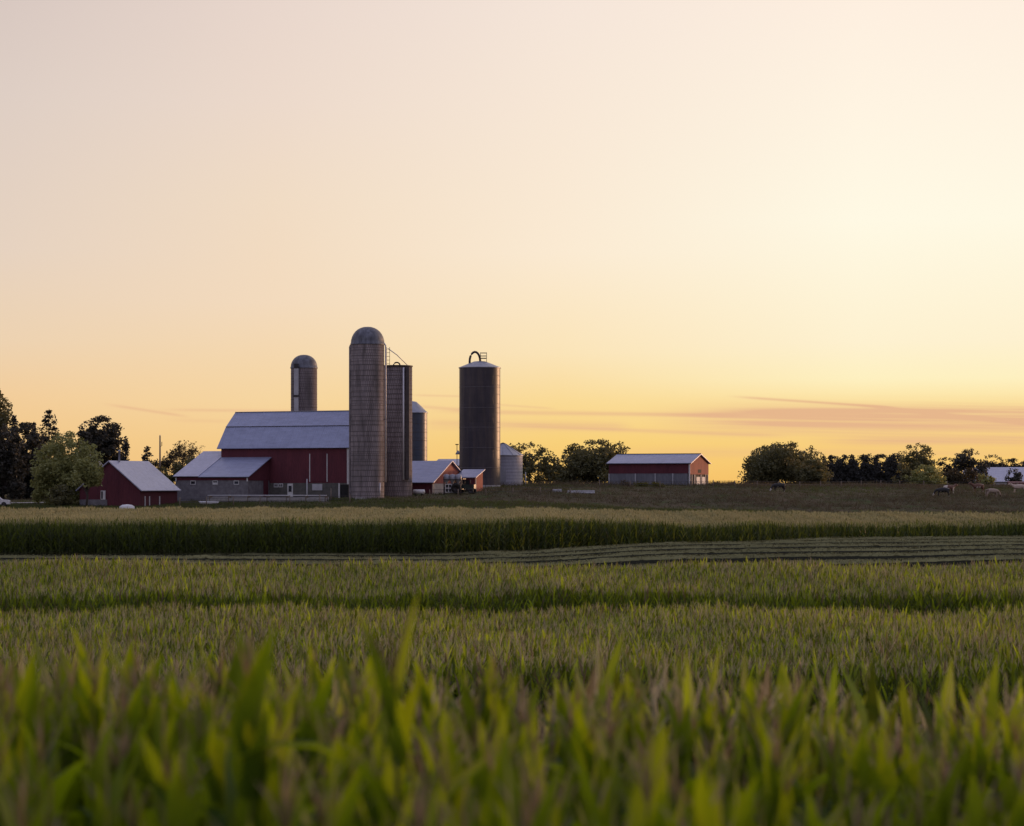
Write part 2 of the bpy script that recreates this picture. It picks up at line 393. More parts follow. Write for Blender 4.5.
def flat(parts):
    V_, Q, I = [], [], []; b = 0
    for nme, v, q_ in parts:
        V_.append(v); Q.append(q_+b); I += [MI[nme]]*len(q_); b += len(v)
    return np.concatenate(V_), np.concatenate(Q), np.array(I)
def scatter(protos, pos, rot, scl, tilt=None):
    """copies prototype arrays to positions: returns verts, quads, mi"""
    VV, QQ, II = [], [], []; base = 0
    which = rng.integers(0, len(protos), len(pos))
    for k, (v, q_, mi) in enumerate(protos):
        idx = np.nonzero(which == k)[0]
        if not len(idx): continue
        c, s = np.cos(rot[idx]), np.sin(rot[idx]); sc = scl[idx]
        x = v[None, :, 0]*c[:, None]-v[None, :, 1]*s[:, None]
        y = v[None, :, 0]*s[:, None]+v[None, :, 1]*c[:, None]
        z = np.broadcast_to(v[None, :, 2], x.shape)
        lx = rng.normal(0, .05, len(idx)); ly = rng.normal(0, .05, len(idx))
        x = x+z*lx[:, None]; y = y+z*ly[:, None]
        P_ = np.stack([x*sc[:, None]+pos[idx, 0:1], y*sc[:, None]+pos[idx, 1:2], z*sc[:, None]+pos[idx, 2:3]], 2)
        n = len(idx); VV.append(P_.reshape(-1, 3))
        QQ.append((q_[None]+(np.arange(n)*len(v))[:, None, None]+base).reshape(-1, 4)); II.append(np.tile(mi, n)); base += n*len(v)
    return np.concatenate(VV), np.concatenate(QQ), np.concatenate(II)
def rows(y0, y1, dy, dx, half):
    P_ = []
    y = y0
    while y < y1:
        w = half(y); x = np.arange(-w, w, dx); x = x+rng.normal(0, .04, len(x)); x = x[rng.random(len(x)) > .05]
        P_.append(np.stack([x, y+rng.normal(0, .05, len(x))], 1)); y += dy
    return np.concatenate(P_)
pts = rows(8.3, 134, .76, .19, lambda y: .2118*y+2.2)
_px = 512+F*pts[:, 0]/pts[:, 1]
_e1 = 65+1.2*np.sin(pts[:, 0]*.2); _e2 = 109.3+1.0*np.sin(pts[:, 0]*.17+1)
pts = pts[~((pts[:, 1] > 30) & (pts[:, 1] < _e1)) & ~((pts[:, 1] > 99.3) & (pts[:, 1] < _e2))]
d2 = np.abs(pts[:, 0])-.2118*pts[:, 1]
cand = np.nonzero((d2 < .25))[0]; order = cand[np.argsort(pts[cand, 1])][:296]
near_mask = np.zeros(len(pts), bool); near_mask[order] = True
npts = pts[near_mask]; fpts = pts[~near_mask]
# individual plants
NP = 7; PROT = []
for k in range(NP):
    parts = corn_plant(100+k, 0); ms = []
    for nme, v, q_ in parts:
        ms.append((nme, npmesh('corn_'+nme, v, q_, None, [{'leaf': 'corn', 'stalk': 'stalk', 'tassel': 'tassel'}[nme]], nme == 'leaf')))
    PROT.append(ms)
SPEC = {}
def near_to(px, d):
    x = wx(px, d); k = np.argmin((npts[:, 0]-x)**2+((npts[:, 1]-d)*1.)**2); return int(k)
SPEC[near_to(415, 10.0)] = (1.24, 'tallest blurred corn plant, its pointed leaf sticking up just left of the centre')
SPEC[near_to(246, 9.8)] = (1.16, 'second tallest corn plant, its upright leaf rising well to the left of the tallest one')
for i, (x, y) in enumerate(npts):
    sc, lab = SPEC.get(i, (random.choice([random.uniform(.86, .98), random.uniform(.94, 1.07)]), 'green corn plant with tan tassel in the blurred near rows'))
    sc *= 1.04-.032*x
    e = empty('corn_plant', (x, y, Hs(x, y)), random.uniform(0, 6.28), label=lab, cat='corn plant', group='corn plants in the blurred near rows')
    e.rotation_euler = (random.gauss(0, .04), random.gauss(0, .04), e.rotation_euler[2]); e.scale = (sc, sc, sc)
    for nme, me in PROT[random.randrange(NP)]:
        o = bpy.data.objects.new(nme, me); C.objects.link(o); o.parent = e
# the rest of the near field
pr1 = [flat(corn_plant(200+k, 1)) for k in range(10)]
z = H(fpts[:, 0], fpts[:, 1])
pos = np.stack([fpts[:, 0], fpts[:, 1], z], 1)
patch = 1+.05*np.sin(fpts[:, 0]*.35+fpts[:, 1]*.12)+.03*np.sin(fpts[:, 0]*1.1-fpts[:, 1]*.4)
_fx = 512+F*fpts[:, 0]/fpts[:, 1]; patch = patch*(1+.06*np.clip((fpts[:, 1]-118)/10, 0, 1)*np.clip((430-_fx)/200, 0, 1))
v, q_, mi = scatter(pr1, pos, rng.uniform(0, 6.28, len(pos)), rng.uniform(.9, 1.04, len(pos))*patch)
npobj('corn_field', npmesh('corn_field', v, q_, mi, ['corn_mid', 'stalk', 'tassel_mid']), label='near field of tasselled green corn filling the picture below the mown hay', cat='corn field', kind='stuff')
# far field
def edge(x):
    """front edge of the far corn, receding to the right"""
    px = 512+F*x/215
    return 199+np.clip(px-450, 0, 700)/574*56
fp = rows(197, 306, .76, .2, lambda y: .2118*y+9)
ey = edge(fp[:, 0]); back = np.interp(512+F*fp[:, 0]/290, [0, 440, 690, 1024], [281, 281, 290, 301])
dep = fp[:, 1]-ey
keep = (dep > 0) & (fp[:, 1] < back); fp = fp[keep]; dep = dep[keep]; back = back[keep]
zf = H(fp[:, 0], fp[:, 1]); pf = np.stack([fp[:, 0], fp[:, 1], zf], 1)
fr = (dep < 2.4) | ((dep < 9) & (rng.random(len(fp)) < .55)) | (back-fp[:, 1] < .8)
inner = ~fr & (rng.random(len(fp)) < .62)
pr2 = [flat(corn_plant(300+k, 2)) for k in range(8)]
wob = 1.19+.03*np.sin(fp[:, 0]*.6)+.02*np.sin(fp[:, 0]*1.9)
v1, q1, m1 = scatter(pr1, pf[fr], rng.uniform(0, 6.28, fr.sum()), rng.uniform(.94, 1.03, fr.sum())*wob[fr])
v2, q2, m2 = scatter(pr2, pf[inner], rng.uniform(0, 6.28, inner.sum()), rng.uniform(.94, 1.03, inner.sum())*wob[inner])
npobj('corn_field', npmesh('corn_field_far', np.concatenate([v1, v2]), np.concatenate([q1, q2+len(v1)]), np.concatenate([m1, m2]), ['corn_far', 'stalk', 'tassel_far']),
      label='far strip of tall corn with a dark front face and pale tan top before the farm', cat='corn field', kind='stuff')

# ------------------------------------------------------------------ mown hay windrows
def windrow(k, y0, wid, hgt, lab):
    ph = [random.uniform(0, 6.28) for _ in range(4)]
    xs_ = np.arange(-52, 62, .35); VV, QQ = [], []; n = 0
    prof = [(-.5, 0), (-.34, .5), (-.1, .92), (.15, 1.), (.36, .55), (.5, 0)]
    for x in xs_:
        yy = y0+.5*math.sin(x*.08+k)+.004*(x-10)**2*.3
        for a_, b_ in prof:
            am = .75+.35*math.sin(x*.5+ph[0])*math.sin(x*.23+ph[1])+.25*math.sin(x*1.3+ph[2]); jy = random.gauss(0, .2)+.25*math.sin(x*.31+ph[3]); jz = (random.gauss(0, .02)+hgt*b_*(am-1))*(b_ > 0)
            y_ = yy+a_*wid+jy
            VV.append((x+random.gauss(0, .05), y_, Hs(x, y_)-.06*(b_ == 0)+b_*hgt+jz))
    m_ = len(prof)
    for i in range(len(xs_)-1):
        for j in range(m_-1): QQ.append((i*m_+j, i*m_+j+1, (i+1)*m_+j+1, (i+1)*m_+j))
    # loose stems
    nt = 7000; tx = rng.uniform(-52, 62, nt); ta = rng.normal(0, .3, nt)
    b = len(VV)
    for x, a_ in zip(tx, ta):
        yy = y0+.5*math.sin(x*.08+k)+.004*(x-10)**2*.3+a_*wid
        zz = Hs(x, yy)+hgt*max(0, 1-(abs(a_)*2)**2); dx, dy, dz = random.gauss(0, .14), random.gauss(0, .2), random.uniform(.0, .07)
        s = .02
        VV += [(x-s, yy, zz-.03), (x+s, yy, zz-.03), (x+dx+s, yy+dy, zz+dz), (x+dx-s, yy+dy, zz+dz)]
        QQ.append((b, b+1, b+2, b+3)); b += 4
    npobj('hay_windrow', npmesh('hay_windrow', np.array(VV), np.array(QQ), None, ['hay']), label=lab, cat='windrow', group='windrows of cut hay between the two corn fields')
ords = ['first', 'second', 'third', 'fourth', 'fifth', 'sixth', 'seventh', 'eighth']
for k, y0 in enumerate((152, 161.5, 171, 180.5, 190, 199.5, 209)):
    lab = f'grey-green windrow of cut hay, {ords[k]} counted from the near corn'
    windrow(k, y0, 4.1, .15, lab)

# ------------------------------------------------------------------ grass and weeds
def tufts(name, n, xr, yr, hgt, wid, mats, label, mask=None, blades=5):
    x = rng.uniform(*xr, n); y = rng.uniform(*yr, n)
    if mask is not None:
        k = mask(x, y); x, y = x[k], y[k]
    n = len(x); zz = H(x, y)
    V_ = np.zeros((n, blades, 4, 3))
    ax = rng.normal(0, .22, (n, blades)); ay = rng.normal(0, .22, (n, blades)); hh = hgt*rng.uniform(.4, 1.2, (n, 1))*rng.uniform(.6, 1.1, (n, blades))
    w = wid*rng.uniform(.6, 1.4, (n, blades)); th = rng.uniform(0, 3.14, (n, blades))
    bx = x[:, None]+ax*.6; by = y[:, None]+ay*.6; tx = x[:, None]+ax*2*hgt/.4; ty = y[:, None]+ay*2*hgt/.4
    cx, cy = np.cos(th)*w, np.sin(th)*w
    V_[:, :, 0] = np.stack([bx-cx, by-cy, zz[:, None]-.08+0*bx], -1); V_[:, :, 1] = np.stack([bx+cx, by+cy, zz[:, None]-.08+0*bx], -1)
    V_[:, :, 2] = np.stack([tx+cx*.3, ty+cy*.3, zz[:, None]+hh], -1); V_[:, :, 3] = np.stack([tx-cx*.3, ty-cy*.3, zz[:, None]+hh], -1)
    q_ = np.arange(n*blades*4).reshape(-1, 4)
    pt = np.sin(x*.13+1.7*np.sin(y*.045))+np.sin(x*.045-y*.09)+rng.normal(0, .7, n)
    mi_ = np.repeat(np.clip(((pt+2.2)/4.4*len(mats)).astype(int), 0, len(mats)-1), blades)
    npobj(name, npmesh(name, V_.reshape(-1, 3), q_, mi_, mats), label=label, cat='grass', kind='stuff')
def pm(x, y):
    px = 512+F*x/y
    return (np.abs(px-512) < 560) & (y > np.interp(px, [0, 440, 690, 1024], [286, 286, 294, 305]))
def noisem(x, y):
    return (np.sin(x*.21+1.3*np.sin(y*.11))+np.sin(x*.07-y*.13)+np.sin(y*.31+x*.05)) > rng.normal(.2, .9, len(x))
tufts('pasture_grass', 60000, (-110, 110), (284, 470), .32, .035, ['grass_green', 'grass', 'grass', 'weed'], 'rough brownish pasture grass around the farm and up to the tree line', pm)
tufts('green_verge', 16000, (-90, 40), (300, 330), .35, .035, ['grass_green'], 'darker green grass verge just behind the far corn', lambda x, y: pm(x, y))
tufts('dry_weeds', 9000, (-12, 110), (335, 430), .75, .03, ['weed', 'weed', 'weed', 'grass'], 'tall dry reddish weeds scattered over the pasture', lambda x, y: pm(x, y) & noisem(x, y), 6)

# ------------------------------------------------------------------ buildings
HC = CZ
def wallgrid_window(parent, x0, x1, z0, z1, y=-.06, bars=1, name='window'):
    """white framed window on a front wall at local y ~ 0 facing -y"""
    f = MB(); t = .09
    f.box(x0, x1, y, y+.05, z0, z0+t); f.box(x0, x1, y, y+.05, z1-t, z1); f.box(x0, x0+t, y, y+.05, z0+t, z1-t); f.box(x1-t, x1, y, y+.05, z0+t, z1-t)
    for k in range(1, bars+1):
        xm = x0+(x1-x0)*k/(bars+1); f.box(xm-.04, xm+.04, y, y+.05, z0+t, z1-t)
    o = f.build(name, 'white', parent)
    MB().box(x0+t, x1-t, y+.02, y+.04, z0+t, z1-t).build('pane', 'glass', o)
    return o
# main barn: origin at its right front corner, x runs left along the front (use negative x), y back
def frame_at(px, d): return Vector((wx(px, d), d, 0))
BO = frame_at(348.5, 335)
barn = empty('barn', (BO.x, BO.y, HC), -TH, label='large dark red gambrel-roofed barn with a stone base behind the silos', cat='barn')
L, W = 20.4, 9.6
red_b, eave, brk, rdg, gz = .28, 5.2, 8.32, 10.46, -2.3
prof = [(0, red_b), (W, red_b), (W, eave), (W-2.2, brk-.12), (W/2, rdg-.1), (2.2, brk-.12), (0, eave)]
MB().prism_x(prof, -L, 0).build('wall', 'red', barn)
rb = MB()
rb.prism_x([(-.005, -3), (W, -3), (W, red_b), (-.005, red_b)], -L+.02, -.03)
rb.build('stone_base', 'stone_dark', barn)
roof = MB(); o1, o2 = -L-.5, .3
roof.sheet((o1, -.4, eave-.02), (o2, -.4, eave-.02), (o2, 2.15, brk), (o1, 2.15, brk), .12)
roof.sheet((o1, 2.15, brk+.01), (o2, 2.15, brk+.01), (o2, W/2, rdg), (o1, W/2, rdg), .12)
roof.sheet((o1, W-2.15, brk+.01), (o2, W-2.15, brk+.01), (o2, W/2, rdg), (o1, W/2, rdg), .12)
roof.sheet((o1, W+.4, eave-.02), (o2, W+.4, eave-.02), (o2, W-2.15, brk), (o1, W-2.15, brk), .12)
ro = roof.build('roof', 'roof', barn)
MB().box(o1, o2, W/2-.12, W/2+.12, rdg-.02, rdg+.06).build('ridge_cap', 'galv_plain', ro)
MB().box(o1+.01, o2-.01, 2.02, 2.2, brk+.005, brk+.035).build('flashing', 'ring', ro)
MB().box(-.22, .04, -.06, .22, .1, eave-.08).build('corner_board', 'white', barn)
# white door tracks on the red front
for px in (309, 326.8):
    s = (px-348.5)/7.05*1.085
    MB().box(s-.06, s+.06, -.07, -.01, .45, 4.35).build('door_trim', 'white', barn)
MB().box((309-348.5)/7.05*1.085+.1, (326.8-348.5)/7.05*1.085-.1, -.05, -.008, .5, 4.45).build('sliding_door', 'red', barn)
def bx(px): return (px-348.5)/7.05*1.085
for a_, b_ in ((271.8, 276.2), (276.8, 281.2)):
    wallgrid_window(barn, bx(a_), bx(b_), -.32, .2)
dd = MB().box(bx(286), bx(291.6), -.09, -.02, -1.7, .2).build('door', 'white', barn)
MB().box(bx(287.2), bx(290.4), -.12, -.095, -.95, -.1).build('door_pane', 'glass', dd)
MB().box(bx(311.6), bx(322), -.09, -.02, -.75, .15).build('white_panel', 'siding', barn)
MB().box(bx(338.6), bx(340), -.12, .0, -1.9, .25).build('post', 'white', barn)
MB().box(bx(340.2), bx(348), -.07, -.015, -2.4, .05).build('doorway', 'dark', barn)
# annex in front and to the left of the barn
AO = Vector(BO)-U*(20.1-7.54)-V*6.0
ann = empty('barn_annex', (AO.x, AO.y, HC), -TH, label='low grey stone annex with grey steel roof joined to the red barn', cat='barn')
ez, slp = 1.25, .448
A = MB(); A.prism_x([(0, -3), (5.97, -3), (5.97, ez+slp*5.97-.12), (0, ez-.12)], -7.8, 0)
A.build('wall', 'stone', ann)
B = MB(); B.prism_x([(0.003, -3), (15.8, -3), (15.8, ez-.12), (7.9, ez+slp*7.9-.12), (0.003, ez-.12)], -11.6, -7.81); B.build('wall', 'stone', ann)
MB().box(-11.62, .02, -.03, .0, ez-.6, ez-.13).build('fascia', 'red', ann)
MB().prism_x([(.02, ez-.62), (5.9, ez-.62), (5.9, ez+slp*5.9-.14), (.02, ez-.14)], 0.004, .05).build('gable_boards', 'red', ann)
MB().box(.004, .06, 4.3, 5.6, -2.6, ez-.64).build('door', 'red', ann)
R_ = MB(); R_.sheet((-7.75, -.4, ez-.1), (.35, -.4, ez-.1), (.35, 5.99, ez+slp*5.99), (-7.75, 5.99, ez+slp*5.99), .1)
R_.build('roof', 'roof', ann)
R2 = MB(); R2.sheet((-11.9, -.4, ez-.02), (-7.76, -.4, ez-.02), (-7.76, 7.9, ez+slp*7.9+.06), (-11.9, 7.9, ez+slp*7.9+.06), .1)
R2.sheet((-11.9, 16.2, ez-.02), (-7.76, 16.2, ez-.02), (-7.76, 7.9, ez+slp*7.9+.06), (-11.9, 7.9, ez+slp*7.9+.06), .1)
R2.build('roof', 'roof_bright', ann)
def ax_(px): return (px-248)/7.22*1.085
for px in (189.5, 213.4, 236):
    s = ax_(px); f = wallgrid_window(ann, s-.42, s+.42, .05, .62, bars=0)
f = MB().box(ax_(213.4)-.35, ax_(213.4)+.4, -.1, -.065, .05, .35).build('shutter', 'white', ann)
MB().box(-.14, .05, -.12, -.035, ez-.75, ez-.2).build('eave_end', 'white', ann)
MB().box(-11.64, -11.45, -.12, -.035, ez-.75, ez-.2).build('eave_end', 'white', ann)
# small red barn: origin at gable right corner; x right=U, y back=V
SO = frame_at(140.3, 322)
sb = empty('small_barn', (SO.x, SO.y, HC), -TH, label='small red barn with pale steel roof beside the green tree', cat='barn')
e0, r0 = -.53, 3.14
prof = [(-9.6, e0), (-9.6, -3.4), (0, -3.4), (0, e0), (-4.8, r0)]
s_ = MB(); n_ = 5
s_.add([(x, 0, z) for x, z in prof]+[(x, 9.25, z) for x, z in prof], [(0,1,2,3,4),(9,8,7,6,5),(0,5,6,1),(1,6,7,2),(2,7,8,3),(3,8,9,4),(4,9,5,0)])
s_.build('wall', 'red', sb)
r_ = MB(); k_ = (r0-e0)/4.8
r_.sheet((.45, -.35, e0-.45*k_+.14), (.45, 9.55, e0-.45*k_+.14), (-4.8, 9.55, r0+.14), (-4.8, -.35, r0+.14), .12)
r_.sheet((-10.05, -.35, e0-.45*k_+.14), (-10.05, 9.55, e0-.45*k_+.14), (-4.8, 9.55, r0+.14), (-4.8, -.35, r0+.14), .12)
r_.build('roof', 'roof_bright', sb)
MB().lathe([(.13, r0), (.13, r0+1.35), (.2, r0+1.36), (.2, r0+1.5), (0, r0+1.6)], 12, c=(-4.55, 1.9)).build('vent_pipe', 'galv_plain', sb)
MB().box(-9.6, -5.2, -.05, -.004, -3.4, -1.95).build('stone_base', 'stone', sb)
f = MB().box(-6.2, -5.45, -.09, -.06, -1.95, -.75).build('window', 'white', sb)
MB().box(-6.1, -5.85, -.11, -.095, -1.85, -.85).build('pane', 'glass', f)
for yy in (1.0, 2.1, 4.6):
    MB().box(.004, .06, yy, yy+.22, -2.9, -1.5).build('post', 'siding', sb)
# barn 2 behind the silos
B2 = frame_at(432.7, 345)
b2 = empty('shed', (B2.x, B2.y, HC), -TH, label='low red shed with orange gable and long grey roof between the silos', cat='shed')
e1, r1 = .5, 3.4; gb = -1.45
MB().prism_x([(0, gb-1), (11.6, gb-1), (11.6, e1), (5.8, r1), (0, e1)], -8, -.12).build('wall', 'red', b2)
MB().prism_x([(.02, gb-1), (11.58, gb-1), (11.58, .2), (.02, .2)], -.119, 0.).build('lower_gable', 'cream', b2)
MB().prism_x([(.05, .22), (11.55, .22), (11.58, e1), (5.8, r1-.02), (.02, e1)], -.119, .01).build('gable', 'red_warm', b2)
r_ = MB(); k_ = (r1-e1)/5.8
r_.sheet((-8.3, -.5, e1-.5*k_+.12), (.4, -.5, e1-.5*k_+.12), (.4, 5.8, r1+.12), (-8.3, 5.8, r1+.12), .1)
r_.sheet((-8.3, 12.1, e1-.5*k_+.12), (.4, 12.1, e1-.5*k_+.12), (.4, 5.8, r1+.12), (-8.3, 5.8, r1+.12), .1)
r_.build('roof', 'roof', b2)
w_ = MB()
for yy in (4.05, 5.1, 6.15, 7.2): w_.box(.03, .1, yy-.07, yy+.07, -1.0, .1)
for zz in (-1.05, -.45, .1): w_.box(.03, .1, 3.98, 7.27, zz-.06, zz+.06)
wo = w_.build('window', 'white', b2)
MB().box(.012, .04, 4.1, 7.15, -1.0, .05).build('pane', 'glass', wo)
# little lean-to shed
S2 = frame_at(475, 350)
s2 = empty('shed', (S2.x, S2.y, HC), -TH, label='tiny red lean-to shed with orange end wall at the foot of the slate silo', cat='shed')
MB().prism_x([(0, -2), (2.7, -2), (2.7, 2.15), (0, 1.1)], -2.9, -.08).build('wall', 'red', s2)
MB().prism_x([(.01, -2), (2.69, -2), (2.69, 2.13), (.01, 1.08)], -.079, 0.).build('end_wall', 'red_warm', s2)
MB().sheet((-3.2, -.3, 1.12), (.3, -.3, 1.12), (.3, 2.9, 2.3), (-3.2, 2.9, 2.3), .1).build('roof', 'roof_bright', s2)
MB().box(.01, .06, .1, .35, -1.2, 1.0).build('post', 'cream', s2)
MB().box(-2.6, -.9, -.04, -.004, -1.5, .7).build('doorway', 'dark', s2)
# shed roof fragment behind
S3 = frame_at(462, 372)
s3 = empty('shed', (S3.x, S3.y, HC), -TH, label='pale-roofed shed mostly hidden behind the slate silo and the orange gable', cat='shed')
MB().prism_x([(0, -2), (5, -2), (5, 3.0), (2.5, 3.9), (0, 3.0)], -5, 0).build('wall', 'siding', s3)
q3 = MB(); q3.sheet((-5.2, -.3, 3.0), (.2, -.3, 3.0), (.2, 2.5, 4.05), (-5.2, 2.5, 4.05), .1); q3.sheet((-5.2, 5.3, 3.0), (.2, 5.3, 3.0), (.2, 2.5, 4.05), (-5.2, 2.5, 4.05), .1)
q3.build('roof', 'roof_bright', s3)
# pole shed
PO = frame_at(690, 385)
ps = empty('pole_barn', (PO.x, PO.y, HC), -TH, label='long red and grey cattle shed standing alone on the pasture crest', cat='barn')
e2, r2 = 3.5, 4.9; PL, PW = 13.9, 8.9
MB().prism_x([(0, 1.85), (PW, 1.85), (PW, e2), (PW/2, r2), (0, e2)], -PL, -.1).build('wall', 'red', ps)
MB().prism_x([(.03, -1), (PW-.03, -1), (PW-.03, 1.85), (.03, 1.85)], -PL+.03, -.4).build('lower_wall', 'tinpanel', ps)
MB().prism_x([(.02, 1.7), (PW-.02, 1.7), (PW-.02, e2), (PW/2, r2-.01), (.02, e2)], -.099, 0.).build('gable', 'red_warm', ps)
r_ = MB(); k_ = (r2-e2)/(PW/2)
r_.sheet((-PL-.3, -.4, e2-.4*k_+.14), (.35, -.4, e2-.4*k_+.14), (.35, PW/2, r2+.14), (-PL-.3, PW/2, r2+.14), .12)
r_.sheet((-PL-.3, PW+.4, e2-.4*k_+.14), (.35, PW+.4, e2-.4*k_+.14), (.35, PW/2, r2+.14), (-PL-.3, PW/2, r2+.14), .12)
ro = r_.build('roof', 'roof', ps)
MB().box(-PL-.3, .35, PW/2-.15, PW/2+.15, r2+.12, r2+.2).build('ridge_cap', 'steel_dark', ro)
for x in (-PL+.05, -9.3, -5.9, -2.9): MB().box(x-.09, x+.09, -.05, .02, -1, 1.84).build('post', 'siding', ps)
MB().box(-.2, .03, -.05, .02, -1, e2-.1).build('corner_board', 'white', ps)
for yy, w in ((.9, .25), (2.1, .5), (5.1, .45), (7.4, .35), (8.55, .3)): MB().box(-.12, -.02, yy, yy+w, -1, 1.68).build('post', 'cream', ps)
for yy, w in ((3.2, 1.6), (5.9, 1.3)): MB().box(-.12, -.03, yy, yy+w, -1, 1.3).build('door', 'white', ps)
MB().box(-.395, -.13, .05, PW-.05, -1, 1.69).build('doorway', 'dark', ps)
MB().box(.004, .03, 3.8, 5.3, 1.95, 2.5).build('hatch', 'dark', ps)
# far building at the right edge
FO = frame_at(1060, 560)
fb = empty('far_barn', (FO.x, FO.y, HC), -TH*.5, label='distant building with wide pale blue-grey roof among the trees at the right edge', cat='barn')
MB().prism_x([(0, -2), (14, -2), (14, .9), (7, 4.0), (0, .9)], -22, 0).build('wall', 'siding', fb)
q3 = MB(); q3.sheet((-22.3, -.5, .8), (.3, -.5, .8), (.3, 7, 4.2), (-22.3, 7, 4.2), .15); q3.sheet((-22.3, 14.5, .8), (.3, 14.5, .8), (.3, 7, 4.2), (-22.3, 7, 4.2), .15)
q3.build('roof', 'roof_bright', fb)
F2 = frame_at(1034, 470)
f2 = empty('shed', (F2.x, F2.y, HC), -.1, label='low brick-red shed behind the cows at the right edge', cat='shed')
MB().prism_x([(0, -1), (4, -1), (4, .55), (0, .3)], -4.6, 0).build('wall', 'red_warm', f2)
MB().sheet((-4.8, -.3, .35), (.2, -.3, .35), (.2, 4.2, .72), (-4.8, 4.2, .72), .08).build('roof', 'weed' if False else 'red', f2)
# farmhouse behind the light green tree
HO = frame_at(103.5, 356)
hs = empty('farmhouse', (HO.x, HO.y, HC), -TH, label='grey farmhouse almost hidden behind the light green tree', cat='house')
hs_w = MB(); hp = [(-7, 1.6), (-7, -3), (0, -3), (0, 1.6), (-3.5, 4.9)]
hs_w.add([(x, 0, z) for x, z in hp]+[(x, 1.6, z) for x, z in hp], [(0,1,2,3,4),(9,8,7,6,5),(0,5,6,1),(1,6,7,2),(2,7,8,3),(3,8,9,4),(4,9,5,0)])
hs_w.build('wall', 'stone', hs)
r_ = MB(); k_ = 3.3/3.5
r_.sheet((.4, -.3, 1.6-.4*k_+.14), (.4, 1.9, 1.6-.4*k_+.14), (-3.5, 1.9, 5.04), (-3.5, -.3, 5.04), .14)
r_.sheet((-7.4, -.3, 1.6-.4*k_+.14), (-7.4, 1.9, 1.6-.4*k_+.14), (-3.5, 1.9, 5.04), (-3.5, -.3, 5.04), .14)
r_.build('roof', 'shingle', hs)
wallgrid_window(hs, -4.2, -3.0, -1.2, .3)

# ------------------------------------------------------------------ silos
def silo(name, label, px, d, rpx, top, basepx, mat, roofkind, roof_top, hoops=(), hoopmat='hoop'):
    x = wx(px, d); r = rpx/F*d; zb = CZ+(HY-basepx)/F*d; zt = wz(top, d)-zb; zr = wz(roof_top, d)-zb if roof_top else zt
    e = empty(name, (x, d, zb), 0, label=label, cat='silo')
    if roofkind == 'open': MB().lathe([(r, -1.5), (r, zt), (r-.18, zt), (r-.18, zt-1.2), (0, zt-1.25)], 56).build('wall', mat, e)
    else: MB().lathe([(r, -1.5), (r, zt)], 56).build('wall', mat, e)
    if roofkind == 'dome':
        pr = [(r+.10, zt-.12), (r+.10, zt+.04)]+[((r+.04)*math.cos(a)**.9, zt+.04+(zr-zt)*math.sin(a)) for a in np.linspace(0.02, math.pi/2-.001, 9)]
        MB().lathe(pr, 40).build('dome', 'dome', e)
    elif roofkind == 'cone':
        MB().lathe([(r+.12, zt-.08), (r+.12, zt+.02), (r*.9, zt+(zr-zt)*.18), (r*.55, zt+(zr-zt)*.62), (r*.28, zt+(zr-zt)*.93), (0, zr)], 40, sm=False).build('roof', 'galv_plain', e)
    for hz in hoops:
        MB().lathe([(r+.004, hz-.03), (r+.035, hz), (r+.004, hz+.03)], 56).build('hoop', hoopmat, e)
    return e, r, zt, zr
def hoopset(h, n, jit=.15):
    return [h*(k+.5)/n+random.uniform(-jit, jit) for k in range(n)]
s1, r, zt, zr = silo('silo', 'tallest silo, grey concrete staves with a domed cap, in front of the barn', 367.6, 331, 16.6, 344, 498.2, 'stave1', 'dome', 327, hoopset(20.5, 30))
MB().lathe([(.42, -.5), (.42, zt-.4), (.3, zt-.1), (0, zt)], 12, c=(-r+.12, .25)).build('chute', 'stave3', s1)
MB().tube([(r+.22, -.35, 2.2), (r+.22, -.35, zt-.2), (r+.0, -.3, zt+.1)], .1, 8).build('fill_pipe', 'pipe', s1)
for zz in (5.5, 10.8, 16.2): MB().box(r-.05, r+.34, -.42, -.28, zz-.04, zz+.04).build('bracket', 'steel_dark', s1)
MB().tube([(r*.78, -r*.62, .3), (r*.78, -r*.62, 2.1)], .09, 6).build('spout', 'pipe', s1)
MB().box(-1.5, -.2, -r-.9, -r+.3, -.5, .12).build('footing', 'concrete', s1)
s2_, r, zt, zr = silo('silo', 'brown open-topped concrete silo with a light pipe, right of the tallest silo', 396.9, 340, 15.3, 366, 497.5, 'stave2', 'open', None, hoopset(18.2, 27))
MB().lathe([(r+.03, zt-.12), (r+.09, zt-.1), (r+.09, zt+.05), (r-.1, zt+.05)], 56).build('rim', 'steel_dark', s2_)
cx_ = 7/F*340*1.03
MB().tube([(cx_, -r*.92, 2.5), (cx_, -r*.92, zt-.3)], .12, 8).build('fill_pipe', 'pipe', s2_)
MB().tube([(cx_-.95+.45*math.cos(a)-.0, -r*.8, zt+.0+.42*math.sin(a)) for a in np.linspace(math.pi, 0, 9)], .1, 8).build('gooseneck', 'steel_dark', s2_)
MB().box(cx_+.35, cx_+.8, -r*.86-.25, -r*.6, 2.6, zt-.2).build('chute', 'hoop', s2_)
